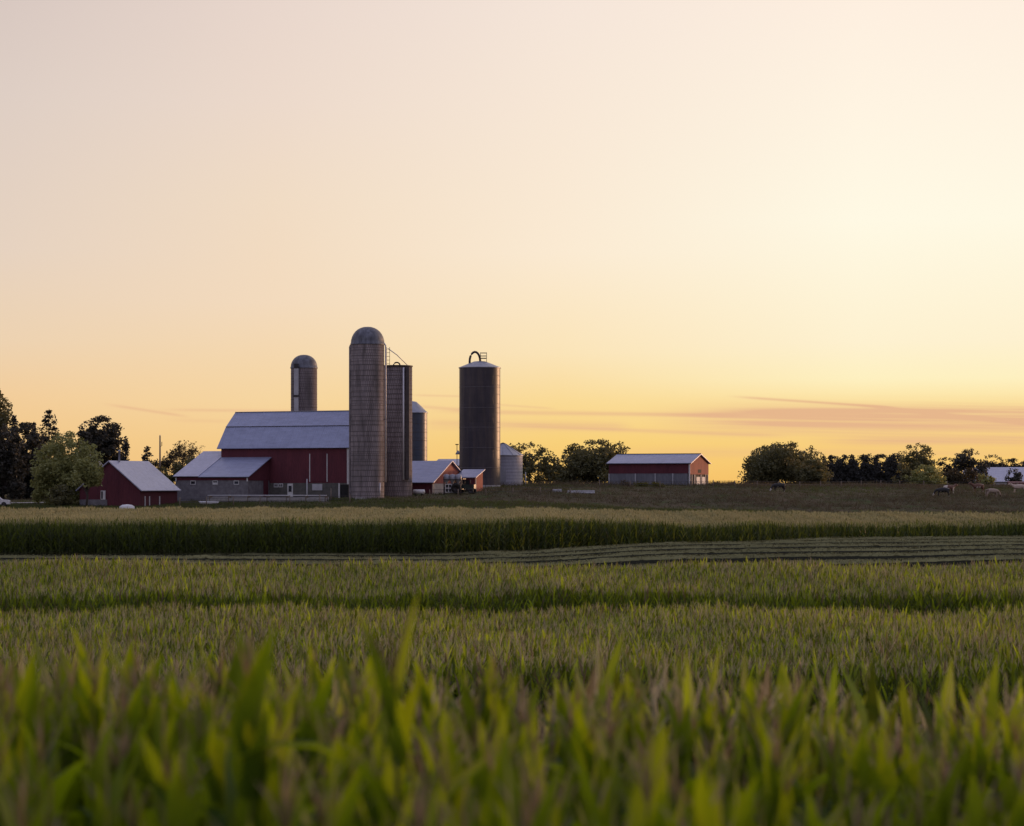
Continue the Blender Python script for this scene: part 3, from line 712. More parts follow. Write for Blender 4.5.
# ladder platform and loading tube between the two silos
pl = MB()
x0 = wx(386.6, 336)-s2_.location.x; zt2 = wz(366, 336)-s2_.location.z
for a_, b_ in ((x0, 0), (x0+.42, 0)): pl.tube([(a_, -4+b_, zt2-.6), (a_, -4+b_, wz(347, 336)-s2_.location.z)], .035, 5)
for zz in np.linspace(zt2-.2, wz(349, 336)-s2_.location.z, 6): pl.tube([(x0, -4, zz), (x0+.42, -4, zz)], .03, 5)
pl.build('ladder', 'steel_dark', s2_)
MB().tube([(x0+.2, -4, wz(348.5, 336)-s2_.location.z), (x0+1.4, -3, wz(355, 337)-s2_.location.z), (wx(407.5, 339)-s2_.location.x, -1.2, zt+.05)], .06, 6).build('loading_tube', 'pipe', s2_)
s3_, r, zt, zr = silo('silo', 'short dark blue steel silo half hidden behind the open-topped silo', 412.4, 378, 14.8, 412.7, 492, 'harvest2', 'cone', 401, hoopset(11.5, 8))
s4, r, zt, zr = silo('silo', 'wide slate-coloured steel silo with a gooseneck pipe on its roof', 479.8, 365, 20.5, 367.7, 487.5, 'harvest', 'cone', 361, [3.0, 6.0, 9.05, 12.0, 15.1], 'ring')
gx = wx(475, 365)-s4.location.x
gp = [(gx-.8+.0*0, -.4, zr-1.0), (gx-.8, -.4, zr-.35)]+[(gx+.8*math.cos(a), -.4, zr-.1+1.45*math.sin(a)) for a in np.linspace(math.pi, 0.1, 11)]+[(gx+.85, -.3, zr-.5)]
MB().tube(gp, .17, 8).build('gooseneck', 'steel_dark', s4)
MB().lathe([(.75, zr-.35), (.75, zr-.12), (0, zr+.02)], 20).build('hatch', 'galv_plain', s4)
rl = MB(); ra = wx(480.5, 365)-s4.location.x; rb_ = wx(486.6, 365)-s4.location.x
for xx in (ra, rb_):
    for yy in (-.7, .7): rl.tube([(xx, yy, zr-.8), (xx, yy, wz(352.6, 365)-s4.location.z)], .035, 5)
for zz in (wz(353, 365)-s4.location.z, wz(356, 365)-s4.location.z):
    rl.tube([(ra, -.7, zz), (rb_, -.7, zz), (rb_, .7, zz), (ra, .7, zz), (ra, -.7, zz)], .035, 5)
rl.build('railing', 'steel_dark', s4)
MB().box(ra, rb_, -.7, .7, wz(358.6, 365)-s4.location.z, wz(358, 365)-s4.location.z).build('platform', 'steel_dark', s4)
MB().lathe([(r+.01, -1.), (r+.06, .0), (r+.06, .35), (r+.01, .36)], 56).build('base_ring', 'concrete', s4)
s5, r, zt, zr = silo('silo', 'slim domed concrete silo rising behind the barn roof', 304, 365, 13.1, 367.7, 498, 'stave3', 'dome', 355, hoopset(19, 26))
MB().box(wx(295.4, 365)-s5.location.x, wx(299.8, 365)-s5.location.x, -r-.35, -r*.7, 0, zt-.2).build('chute', 'siding', s5)
MB().box(wx(295.4, 365)-s5.location.x, wx(299.8, 365)-s5.location.x, -r-.4, -r*.6, zt-.2, zt+.5).build('chute_cap', 'steel_dark', s5)
MB().box(wx(294.5, 365)-s5.location.x, wx(300.5, 365)-s5.location.x, -r-.42, -r-.36, zt-4.5, zt-4.2).build('bracket', 'steel_dark', s5)
# grain bin
bn = empty('grain_bin', (wx(503, 375), 375, wz(484, 375)), 0, label='squat ribbed galvanised grain bin with cone roof right of the slate silo', cat='grain bin')
r = 19.6/F*375; zt = wz(455.4, 375)-wz(484, 375); zr = wz(443.2, 375)-wz(484, 375)
MB().lathe([(r, -1), (r, zt)], 48).build('wall', 'galv', bn)
rf = MB(); rf.lathe([(r+.14, zt-.05), (r+.14, zt+.02), (.35, zr-.1)], 24, sm=False); rf.build('roof', 'galv_plain', bn)
MB().lathe([(.36, zr-.25), (.36, zr), (0, zr+.12)], 16).build('cap', 'steel_dark', bn)
MB().box(-.45, .45, -r-.06, -r+.1, .2, 2.1).build('door', 'galv_plain', bn)
for k in range(12):
    a_ = 2*math.pi*k/12
    MB().tube([(math.cos(a_)*(r+.12), math.sin(a_)*(r+.12), zt+.05), (math.cos(a_)*.36, math.sin(a_)*.36, zr-.05)], .035, 4).build('roof_rib', 'galv_plain', bn)

# ------------------------------------------------------------------ yard things
def thing_at(name, px, d, dz=0, rz=0, **kw):
    x = wx(px, d); return empty(name, (x, d, Hs(x, d)+dz), rz, **kw)
t = thing_at('feed_bunk', 268, 328, 0, -TH*.55, label='long pale concrete feed bunk lying in front of the barn', cat='feed bunk')
MB().box(-8.5, 8.5, -.45, .45, 0, .18).build('floor', 'concrete', t)
MB().box(-8.5, 8.5, -.5, -.38, .18, .62).build('side', 'concrete', t); MB().box(-8.5, 8.5, .38, .5, .18, .75).build('side', 'concrete', t)
for k in range(7): MB().box(-8.3+k*2.75, -8.15+k*2.75, -.52, .52, -.4, .9).build('post', 'wood_post', t)
MB().tube([(-8.5, -.45, .95), (8.5, -.45, .95)], .05, 6).build('rail', 'pipe', t)
t = thing_at('water_trough', 209, 325, 0, -.25, label='short white trough lying before the stone annex', cat='trough')
MB().lathe([(0, .1), (.35, .1), (.42, .5), (.38, .5), (.3, .16), (0, .16)], 16).build('tub', 'white', t).scale = (3.6, 1, 1)
t = thing_at('storage_tank', 419, 341, 0, -TH, label='white horizontal tank standing in the shade under the shed eave', cat='tank')
MB().tube([(-.8, 0, .55), (.8, 0, .55)], .33, 14).build('tank', 'white', t)
MB().box(-.6, -.45, -.25, .25, -.2, .3).build('foot', 'steel_dark', t); MB().box(.45, .6, -.25, .25, -.2, .3).build('foot', 'steel_dark', t)
t = thing_at('feed_hopper', 452.5, 343, 0, -.1, label='grey hopper of three joined cone-bottomed bins on legs before the orange gable', cat='hopper')
for k in range(3):
    cx = -.85+k*.85
    MB().lathe([(0, 2.95), (.42, 2.85), (.46, 2.2), (.12, 1.62), (.1, 1.5), (0, 1.5)], 14, c=(cx, 0)).build('bin', 'galv_plain', t)
for sx in (-1.2, 1.2):
    for sy in (-.4, .4): MB().tube([(sx, sy, -.3), (sx, sy, 2.6)], .05, 5).build('leg', 'steel_dark', t)
MB().box(-1.3, 1.3, -.46, .46, 2.1, 2.2).build('frame', 'steel_dark', t)
def wheel(parent, x, y, rr, w, name='wheel'):
    prof = [(rr*.55, -w/2), (rr*.93, -w/2), (rr, -w*.3), (rr, w*.3), (rr*.93, w/2), (rr*.55, w/2)]
    o = MB().lathe(prof, 24).build(name, 'rubber', parent); o.rotation_euler = (math.pi/2, 0, 0); o.location = (x, y, rr)
    ri = MB().lathe([(0, -w*.2), (rr*.5, -w*.2), (rr*.56, -w*.45), (rr*.56, w*.45), (rr*.5, w*.2), (0, w*.2)], 20).build('rim', 'steel_dark', o)
    return o
t = thing_at('tractor', 463.5, 345.5, 0, -.35, label='dark tractor parked in the shade before the tiny lean-to shed', cat='tractor')
MB().box(-.3, 1.75, -.38, .38, .75, 1.35).build('hood', 'machine', t)
MB().box(-1.2, -.1, -.45, .45, .6, 1.1).build('body', 'machine', t)
MB().box(-.85, -.35, -.28, .28, 1.1, 1.25).build('seat', 'rubber', t)
for sy in (-1, 1):
    wheel(t, -.8, sy*.75, .78, .42); wheel(t, 1.35, sy*.6, .42, .24)
    for xx in (-1.1, .0): MB().tube([(xx, sy*.5, 1.0), (xx, sy*.5, 2.1)], .035, 5).build('roof_post', 'steel_dark', t)
MB().box(-1.25, .15, -.6, .6, 2.1, 2.18).build('canopy', 'machine', t)
MB().tube([(1.0, .15, 1.3), (1.0, .15, 2.0)], .045, 6).build('exhaust', 'steel_dark', t)
t = thing_at('utility_pole', 160, 372, 0, .3, label='wooden utility pole left of the leafless tree', cat='pole')
hp_ = wz(436, 372)-t.location.z
MB().tube([(0, 0, -1), (0, 0, hp_)], [.17, .11], 8).build('pole', 'wood_post', t)
MB().lathe([(.06, hp_-.02), (.09, hp_+.1), (0, hp_+.22)], 8).build('insulator', 'siding', t)
MB().tube([(.1, 0, hp_-1.6), (.28, 0, hp_-1.5), (.28, 0, hp_-.9)], .06, 6).build('bracket', 'steel_dark', t)
for px, top, d, lab in ((307, 479, 329, 'thin pale pole standing before the barn doors'), (525.6, 472, 372, 'white post just right of the grain bin'), (331, 488, 328, 'short wooden post right of the pale pole by the barn')):
    x = wx(px, d); z0 = Hs(x, d); h = wz(top, d)-z0
    setp(MB().tube([(0, 0, -.4), (0, 0, h)], [.09, .07], 7).build('post', 'siding' if px != 331 else 'wood_post', loc=(x, d, z0)), label=lab, cat='post')
t = thing_at('yard_lamp', 457, 371, 0, 0, label='yard lamp on a pole peeking out left of the slate silo', cat='lamp post')
h = wz(444, 371)-t.location.z
MB().tube([(0, 0, -.3), (0, 0, h)], .06, 6).build('pole', 'steel_dark', t)
MB().lathe([(.1, h-1.0), (.42, h-1.55), (.38, h-1.6), (0, h-1.5)], 12, c=(.15, 0)).build('lamp_shade', 'galv_plain', t)
MB().box(-.25, .25, -.05, .05, h-.15, h).build('bracket', 'steel_dark', t)
# wrapped bale
t = thing_at('wrapped_bale', 127, 313, 0, .2, label='white plastic-wrapped bale at the corn edge before the small red barn', cat='bale')
MB().lathe([(0, -1.0), (.3, -.95), (.5, -.6), (.56, 0), (.5, .6), (.3, .95), (0, 1.0)], 18).build('bale', 'white', t)
t.children[0].rotation_euler = (0, math.pi/2, 0); t.children[0].location = (0, 0, .4)
# overturned troughs on the pasture
for px, wpx, d, lab in ((581, 27, 352, 'long low white trough lying on the pasture left of the cattle shed'), (557, 9, 352, 'small pale trough lying left of the long white one')):
    t = thing_at('feed_trough', px, d, 0, .05, label=lab, cat='trough')
    h_ = wpx/2/F*d
    b = MB(); b.prism_x([(-.45, .0), (.45, .0), (.3, .38), (-.3, .42)], -h_, h_); b.build('shell', 'siding', t)
    b = MB(); b.box(-h_*.7, -h_*.6, -.3, .3, -.3, .02); b.build('foot', 'steel_dark', t)
    b = MB(); b.box(h_*.6, h_*.7, -.3, .3, -.3, .02); b.build('foot', 'steel_dark', t)
# car at the left edge
t = thing_at('parked_car', -6, 322, .12, .12, label='white car cut off by the left picture edge beside the dark trees', cat='car')
cp = [(-2.1, .35), (2.1, .35), (2.15, .75), (1.9, .9), (1.1, .98), (.55, 1.42), (-1.2, 1.45), (-1.95, .95), (-2.15, .85)]
b = MB(); n = len(cp)
b.add([(x, -.82, z) for x, z in cp]+[(x, .82, z) for x, z in cp], [tuple(range(n)), tuple(range(n, 2*n))[::-1]]+[(i, n+i, n+(i+1) % n, (i+1) % n) for i in range(n)])
b.build('body', 'white', t)
for sy in (-.83, .83): MB().add([(-1.1, sy, 1.0), (.85, sy, 1.0), (.45, sy, 1.36), (-1.05, sy, 1.38)], [(0, 1, 2, 3)]).build('window', 'glass', t)
for xx in (-1.35, 1.35):
    for sy in (-.78, .78): wheel(t, xx, sy, .33, .2)
MB().box(2.13, 2.17, -.7, -.4, .6, .75).build('headlight', 'glass', t)
# driveway strip
pv = []
xs_ = np.linspace(wx(-60, 345), wx(62, 345), 40)
for x in xs_:
    for y in (336, 338.6): pv.append((x, y, Hs(x, y)+.16))
b = MB().add(pv, [(2*i, 2*i+2, 2*i+3, 2*i+1) for i in range(len(xs_)-1)])
b.build('driveway', 'concrete', kind='structure')
# fences
def fence(pts, label, h=1.15, step=3., rails=(.55, 1.0)):
    x, y = pts[0]; e = empty('fence', (x, y, Hs(x, y)), 0, label=label, cat='fence')
    o = Vector(e.location); ps_ = []
    for (xa, ya), (xb, yb) in zip(pts[:-1], pts[1:]):
        n = max(1, int(math.hypot(xb-xa, yb-ya)/step))
        for k in range(n): ps_.append((xa+(xb-xa)*k/n, ya+(yb-ya)*k/n))
    ps_.append(pts[-1])
    for x, y in ps_:
        z = Hs(x, y); MB().tube([(x-o.x, y-o.y, z-.3-o.z), (x-o.x+random.gauss(0, .04), y-o.y, z+h-o.z+random.uniform(-.05, .1))], .075, 6).build('post', 'wood_post', e)
    for rr in rails:
        MB().tube([(x-o.x, y-o.y, Hs(x, y)+rr-o.z) for x, y in ps_], .02, 4).build('wire', 'steel_dark', e)
    return e
def xy(px, d): return (wx(px, d), d)
fence([xy(600, 372), xy(690, 374), xy(800, 392), xy(900, 410), xy(1040, 420)], 'wire fence on wooden posts running along the pasture crest to the right', 1.1, 4.5)
fence([xy(180, 322), xy(260, 323), xy(350, 323)], 'pole fence in front of the barn and annex', 1.2, 3.2)
fence([xy(145, 331), xy(174, 334)], 'short fence beside the small red barn', 1.1, 1.6)
fence([xy(430, 337), xy(540, 345), xy(600, 350)], 'low wire fence below the slate silo and grain bin', 1.0, 3.6)

# ------------------------------------------------------------------ trees
def leafquads(cent, rad, n, size):
    """n leaf clumps scattered round cent"""
    d = rng.normal(0, 1, (n, 3)); d /= np.linalg.norm(d, axis=1)[:, None]
    p = cent+d*(rad*rng.random((n, 1))**.45)*np.array([1, 1, .8])
    a = rng.normal(0, 1, (n, 3)); a /= np.linalg.norm(a, axis=1)[:, None]
    b = np.cross(a, rng.normal(0, 1, (n, 3))); b /= np.linalg.norm(b, axis=1)[:, None]+1e-6
    s = size*rng.uniform(.5, 1.3, (n, 1)); a = a*s; b = b*s*.6
    return np.stack([p-a, p+b, p+a, p-b], 1)
def crown_obj(e, Q, mat):
    Q = np.concatenate(Q); n = len(Q)
    npobj('crown', npmesh('crown', Q.reshape(-1, 3), np.arange(n*4).reshape(-1, 4), None, [mat]), e)
def deciduous(px, base, top, wpx, d, mat, label, dens=1., crown_lo=.18, lobes=34, group=None, seed=0, leaf=.26, skew=0., cat='tree', limb=True, shape=1.):
    lobes = int(lobes*1.5); R = random.Random(seed+int(px*13)); x = wx(px, d); z = wz(base, d) if base else Hs(x, d); z = min(z, Hs(x, d)+.3)
    h = wz(top, d)-z; r = wpx/2/F*d
    e = empty('tree', (x, d, z-.1), 0, label=label, cat=cat, group=group)
    tb = MB(); th = h*(crown_lo+.25)
    tr = max(.12, h*.02)
    tb.tube([(0, 0, -.3), (R.gauss(0, .1), 0, th*.5), (skew*r*.2, R.gauss(0, .1), th), (skew*r*.4, 0, h*.82)], [tr*1.25, tr, tr*.8, tr*.2], 8)
    Q = []; zc = h*(crown_lo+1)/2; hz = h*(1-crown_lo)/2
    subs = [(R.uniform(-.15, .15), R.uniform(-.2, .2), .3, .66)]+[(R.choice([-1, 1])*R.uniform(.2, .48), R.uniform(-.4, .4), R.uniform(-.42, .22), R.uniform(.42, .6)) for _ in range(5)]
    if lobes > 60: subs += [(0, 0, -.1, .7), (R.uniform(-.3, .3), 0, .05, .6)]
    if crown_lo < .15: subs += [(-.5, R.uniform(-.2, .2), -.66, .38), (.48, R.uniform(-.2, .2), -.68, .38), (0, -.2, -.7, .42)]
    for k in range(lobes):
        sx_, sy_, sz_, ss_ = R.choice(subs)
        while True:
            v_ = Vector((R.uniform(-1, 1), R.uniform(-1, 1), R.uniform(-1, 1)))
            if .15 < v_.length < 1: break
        v_ = v_.normalized()*(v_.length**.5)*R.uniform(.66, .98)
        wz_ = 1-.28*max(0, v_.z)*shape
        c = np.array([(sx_+v_.x*ss_)*r, (sy_+v_.y*ss_)*r, zc+(sz_+v_.z*ss_*1.08)*hz])
        cr = r*R.choice([R.uniform(.10, .2), R.uniform(.18, .33)])*(1.15-.4*abs(v_.z)); cr = max(cr, .7)
        Q.append(leafquads(c, cr, int(62*dens*(cr/1.0)**1.7)+16, leaf))
        if limb:
            s = Vector((skew*r*.2*.5, 0, th*R.uniform(.55, 1.0)+max(0, v_.z)*h*.15)); cc = Vector(c)
            m_ = s.lerp(cc, .5)+Vector((0, 0, -.05*h)); tb.tube([s, m_, cc], [tr*.42, tr*.25, tr*.06], 5, cap=False)
    for k in range(int(lobes*.5)):   # stray twigs breaking the outline
        a_ = R.uniform(0, 6.28); el = R.uniform(-.5, 1.5)
        c = np.array([math.cos(a_)*math.cos(el)*r*.86, math.sin(a_)*math.cos(el)*r*.86, zc+math.sin(el)*hz*.86])
        Q.append(leafquads(c*np.array([1,1,1.]), .6, int(14*dens)+4, leaf*.8))
    tb.build('trunk', 'bark', e); crown_obj(e, Q, mat)
    return e
def conifer(px, base, top, wpx, d, mat, label, group=None, dens=1., open_=False, seed=0, name='conifer'):
    R = random.Random(seed+int(px*7)); x = wx(px, d); z = min(wz(base, d) if base else Hs(x, d), Hs(x, d)+.3)
    h = wz(top, d)-z; r = wpx/2/F*d
    e = empty(name, (x, d, z-.1), 0, label=label, cat='tree', group=group)
    tb = MB(); tb.tube([(0, 0, -.3), (0, 0, h*.5), (0, 0, h*.98)], [h*.016+.04, h*.011+.02, .02], 7)
    Q = []; nl = int(h/(.75 if open_ else .42)); 
    for k in range(nl):
        f = k/nl; zz = h*(.1+.88*f); rr = r*(1-f)**(.6 if open_ else .85)*R.uniform(.75, 1.12)+.12
        nb = 5 if open_ else max(5, int(9*(1-f)+3))
        for j in range(nb):
            a_ = R.uniform(0, 6.28); L_ = rr*R.uniform(.6, 1.1) 
            tip = Vector((math.cos(a_)*L_, math.sin(a_)*L_, zz+L_*(R.uniform(-.05, .25) if open_ else R.uniform(-.35, -.05))))
            tb.tube([(0, 0, zz), tip], [.035, .012], 4, cap=False)
            n = int((16 if open_ else 9)*dens*max(.5, L_))
            for q2_ in range(max(2, int(L_/.35))):
                ff = (q2_+1)/max(2, int(L_/.35)); 
                if open_ and ff < .35: continue
                c = np.array(Vector((0, 0, zz)).lerp(tip, ff)); Q.append(leafquads(c, .34 if not open_ else .45, max(5, int(n*.8)), .19))
    Q.append(leafquads(np.array([0, 0, h*.96]), .18, 8, .14))
    tb.build('trunk', 'bark', e); crown_obj(e, Q, mat)
    return e
def bare(px, base, top, wpx, d, label, seed=1):
    R = random.Random(seed); x = wx(px, d); z = Hs(x, d); h = wz(top, d)-z; r = wpx/2/F*d
    e = empty('tree', (x, d, z), 0, label=label, cat='tree')
    tb = MB(); Q = []
    def br(p, dr, L_, rad, lv):
        q_ = p+dr*L_; m_ = p.lerp(q_, .5)+Vector((R.gauss(0, .06), R.gauss(0, .06), 0))*L_
        tb.tube([p, m_, q_], [rad, rad*.8, rad*.6], 5, cap=False)
        if lv == 0:
            if R.random() < .6: Q.append(leafquads(np.array(q_), .42, 6, .15))
            return
        for k in range(3 if lv < 4 else 4):
            nd_ = (dr+Vector((R.gauss(0, .55), R.gauss(0, .55), R.uniform(-.1, .45)))).normalized()
            br(p.lerp(q_, R.uniform(.55, 1)), nd_, L_*R.uniform(.62, .82), rad*.58, lv-1)
    br(Vector((0, 0, 0)), Vector((0, 0, 1)), h*.3, h*.018, 5)
    tb.build('trunk', 'bark', e); crown_obj(e, Q, 'fol_brown')
    return e

# left side
deciduous(-14, 497, 382, 60, 375, 'fol_mid', 'tall broadleaf tree cut by the left picture edge, its twigs above the dark trees', 1., .35, 60, seed=3)
conifer(14, 497, 412, 30, 372, 'needle', 'dark spruce with a thin spire, first of the dark trees at the left edge', seed=1, dens=1.7)
deciduous(3, 499, 420, 50, 362, 'fol_dark', 'dense dark rounded tree at the left edge below the tall twigs', 1.5, .02, 80, seed=5, cat='tree')
deciduous(27, 499, 419, 44, 366, 'fol_dark', 'dense dark tree between the spruce spire and the light green tree', 1.5, .02, 80, seed=6)
conifer(34, 498, 419, 16, 372, 'needle', 'narrow dark spruce tip beside the layered pine', seed=4, dens=1.4)
conifer(49, 498, 406, 36, 376, 'needle', 'layered open-branched pine rising behind the light green tree', open_=True, seed=5, dens=1.2, name='pine_tree')
deciduous(103, 492, 412, 54, 384, 'fol_dark', 'tall dark broadleaf tree behind the small red barn', 1.3, .12, 100, seed=21)
deciduous(88, 492, 418, 24, 380, 'fol_dark', 'dark upright tree top left of the tall dark tree behind the small barn', 1.1, .3, 20, seed=9)
conifer(126, 490, 440, 15, 380, 'needle', 'small dark spruce right of the tall dark broadleaf tree', seed=10, dens=1.2)
conifer(147, 488, 444, 24, 378, 'needle', 'short bushy spruce left of the utility pole', seed=11, dens=1.3)
deciduous(67, 506, 428, 80, 330, 'fol_light', 'light green broadleaf tree standing left of the small red barn', 1.5, .03, 64, seed=12, leaf=.22)
deciduous(86, 507, 456, 38, 319, 'fol_light', 'leafy young tree hiding the left end of the small red barn', 1.2, .22, 30, seed=13, leaf=.22)
deciduous(60, 507, 485, 26, 324, 'fol_mid', 'low green bush at the foot of the light green tree', 1.2, .0, 16, seed=14, cat='bush')
bare(182, 485, 433, 44, 385, 'nearly leafless tree behind the annex roof', seed=4)
bare(167, 485, 447, 30, 383, 'small thin-branched tree between the utility pole and the leafless tree', seed=9)
for px, top, w, lab in ((160, 466, 22, 'round bush left of the annex, behind the small barn roof end'), (176, 461, 26, 'green bush under the leafless tree'), (193, 455, 24, 'bush touching the upper edge of the annex roof')):
    deciduous(px, 490, top, w, 372, 'fol_mid', lab, 1.2, .0, 18, seed=int(px), cat='bush')
# centre
deciduous(530, 486, 441, 58, 425, 'fol_mid', 'loose tree with sunlit gaps right of the grain bin', .75, .12, 34, seed=20)
deciduous(551, 486, 455, 30, 430, 'fol_mid', 'smaller loose tree between the two larger ones by the cattle shed', .7, .08, 20, seed=21)
deciduous(594, 487, 438, 80, 425, 'fol_mid', 'broad dark green tree behind the left end of the cattle shed', .95, .1, 62, seed=22)
deciduous(570, 487, 456, 34, 422, 'fol_mid', 'low leafy tree filling the left foot of the broad tree', .9, .0, 22, seed=23)
# right
deciduous(786, 487, 440, 96, 470, 'fol_mid', 'broad rounded tree at the left end of the right tree line', .95, .06, 76, seed=30)
deciduous(754, 487, 466, 24, 468, 'fol_mid', 'ragged low bush left of the broad rounded tree', .8, .0, 16, seed=31, cat='bush')
deciduous(812, 487, 458, 40, 462, 'fol_mid', 'low rounded tree between the broad tree and the conifer row', 1.1, .02, 30, seed=32)
cf = [(824, 458), (831, 455), (839, 459), (844, 455), (852, 457), (863, 455), (867, 458), (876, 456), (888, 458), (893, 454)]
for k, (px, top) in enumerate(cf):
    conifer(px, 486, top-3+random.uniform(-1.5, 1.5), random.uniform(17, 25), 500, 'needle', 'dark conifer in the close row right of the broad rounded tree', group='conifers in the close row along the right tree line', seed=40+k, dens=1.3)
for k, px in enumerate((833, 849, 865, 881, 897)):
    deciduous(px, 487, random.uniform(450, 456), 38, 506, 'fol_dark', 'dark bushy undertree behind the conifer row', 1.2, .0, 30, seed=60+k, group='bushy trees behind the conifer row')
deciduous(916, 487, 441, 46, 500, 'fol_mid', 'tallest tree right of the conifer row, rounded and loose', .75, .04, 46, seed=50)
deciduous(925, 488, 464, 44, 465, 'fol_light', 'paler green rounded bush in front of the tallest right-hand tree', 1.2, .0, 34, seed=51, cat='bush')
deciduous(903, 488, 462, 22, 470, 'fol_mid', 'dark green bush at the right end of the conifer row', 1.1, .0, 18, seed=52, cat='bush')
deciduous(946, 488, 456, 34, 510, 'fol_dark', 'dark tree between the tallest tree and the rounded one', 1., .05, 24, seed=53)
deciduous(970, 488, 447, 42, 510, 'fol_dark', 'rounded dark tree left of the pale far roof', 1., .05, 36, seed=54)
deciduous(962, 488, 467, 40, 480, 'fol_brown', 'brownish bush below the rounded dark tree', 1.1, .0, 26, seed=55, cat='bush')
deciduous(992, 488, 453, 34, 620, 'fol_dark', 'dark tree above the left end of the pale far roof', 1.,.0, 44, seed=56)
deciduous(1012, 488, 457, 32, 620, 'fol_dark', 'dark tree behind the middle of the pale far roof', 1.,.0, 44, seed=57)
deciduous(1030, 488, 455, 26, 620, 'fol_dark', 'dark tree behind the far roof, cut by the right edge', 1.,.0, 44, seed=58)
deciduous(1014, 488, 468, 17, 500, 'fol_dark', 'small dark tree in front of the pale far roof', 1.1, .0, 14, seed=59)
deciduous(985, 488, 472, 22, 490, 'fol_light', 'light green bush at the left foot of the pale far roof', 1.1, .0, 14, seed=60, cat='bush')
for px, top, w, lab in ((640, 480, 18, 'yellow-green weeds growing by the middle of the cattle shed'), (625, 481, 12, 'pale dry bush at the left front of the cattle shed'), (657, 481, 14, 'low green bush before the cattle shed wall'), (716, 482.5, 8, 'tiny bush on the bare crest right of the cattle shed'), (731, 483, 7, 'tiniest bush on the crest, halfway to the right tree line')):
    deciduous(px, 489 if px < 700 else 486, top, w, 377 if px < 700 else 410, 'weed_yellow' if px in (640, 657) else 'weed', lab, .7, .0, 9, seed=int(px), leaf=.14, cat='bush', limb=False)

# ------------------------------------------------------------------ cows
def cowmat(name, a, b_, th, sc=1.1):
    m, n, out = new_mat(name)
    tc = nd(n, 'ShaderNodeTexCoord').outputs['Object']
    f = noise(n, tc, sc, 2, .4); c = mixc(n, remap(n, f, th, th+.03), a, b_)
    b = nd(n, 'ShaderNodeBsdfPrincipled'); n.links.new(c, b.inputs['Base Color']); b.inputs['Roughness'].default_value = .8
    n.links.new(b.outputs[0], out.inputs[0]); return m
M['cow_bw'] = cowmat('hide_black_white', (.015,.013,.013), (.42,.38,.34), .56)
M['cow_brown'] = cowmat('hide_brown_white', (.11,.05,.032), (.45,.38,.33), .52)
M['cow_tan'] = cowmat('hide_pale_tan', (.40,.30,.24), (.26,.17,.12), .6)
M['cow_pale'] = cowmat('hide_cream', (.27,.20,.155), (.13,.085,.06), .6)
def cow(px, d, rz, mat, pose, label):
    # joints: x forward, z up
    if pose == 'graze': nk, hd, mz = (1.15, 0, .95), (1.38, 0, .42), (1.55, 0, .12)
    else: nk, hd, mz = (1.2, 0, 1.35), (1.45, 0, 1.5), (1.78, 0, 1.36)
    dz = -.78 if pose == 'lie' else 0
    V_ = [(0, 0, 1.05), (-.75, 0, 1.12), (-.95, 0, 1.12), (.6, 0, 1.05), (.85, 0, 1.1), nk, hd, mz,
          (-1.05, 0, 1.0), (-1.12, 0, .5)]
    Rr = [.40, .34, .22, .36, .27, .19, .15, .09, .04, .03]
    E = [(0, 1), (1, 2), (0, 3), (3, 4), (4, 5), (5, 6), (6, 7), (2, 8), (8, 9)]
    for sy in (-1, 1):
        b = len(V_)
        if pose == 'lie':
            V_ += [(.62, sy*.25, .95), (.95, sy*.36, .86), (.62, sy*.38, .84)]; Rr += [.14, .07, .055]
            E += [(3, b), (b, b+1), (b+1, b+2)]; b = len(V_)
            V_ += [(-.8, sy*.28, 1.0), (-.35, sy*.5, .93), (-.8, sy*.5, .84)]; Rr += [.2, .1, .06]
            E += [(1, b), (b, b+1), (b+1, b+2)]
        else:
            k = random.uniform(-.12, .12)
            V_ += [(.66, sy*.2, .8), (.68+k*.5, sy*.2, .42), (.66+k, sy*.2, .04)]; Rr += [.15, .075, .06]
            E += [(3, b), (b, b+1), (b+1, b+2)]; b = len(V_)
            V_ += [(-.72, sy*.22, .82), (-.93-k*.4, sy*.22, .48), (-.85-k, sy*.22, .04)]; Rr += [.2, .08, .06]
            E += [(1, b), (b, b+1), (b+1, b+2)]
        b = len(V_); h = Vector(hd); V_ += [tuple(h+Vector((-.06, sy*.13, .08))), tuple(h+Vector((-.1, sy*.3, .12)))]; Rr += [.05, .035]; E += [(6, b), (b, b+1)]
    me = bpy.data.meshes.new('cow'); me.from_pydata([(x, y, z+dz) for x, y, z in V_], E, [])
    o = bpy.data.objects.new('cow', me); C.objects.link(o)
    m = o.modifiers.new('s', 'SKIN')
    for i, sv in enumerate(me.skin_vertices[0].data): sv.radius = (Rr[i], Rr[i]); sv.use_root = (i == 0)
    m2 = o.modifiers.new('u', 'SUBSURF'); m2.levels = m2.render_levels = 1
    bpy.context.view_layer.update()
    ev = o.evaluated_get(bpy.context.evaluated_depsgraph_get()); nm = bpy.data.meshes.new_from_object(ev)
    o.modifiers.clear(); o.data = nm; nm.materials.clear(); nm.materials.append(M[mat])
    for p in nm.polygons: p.use_smooth = True
    x = wx(px, d); o.location = (x, d, Hs(x, d)+.02); o.rotation_euler = (0, 0, rz)
    return setp(o, label=label, cat='cow', group='cattle on the pasture')
cow(779, 372, math.pi+.35, 'cow_bw', 'graze', 'black and white cow grazing alone below the broad rounded tree')
cow(943, 372, math.pi-.2, 'cow_bw', 'graze', 'black cow in front of the brown one below the paler bush')
cow(949, 382, .5, 'cow_brown', 'stand', 'brown cow with white patches standing behind the black cow')
cow(978, 392, math.pi+.3, 'cow_brown', 'stand', 'reddish white cow left of the pale tan cow')
cow(992, 374, .25, 'cow_pale', 'graze', 'pale tan cow with its head down below the pale far roof')
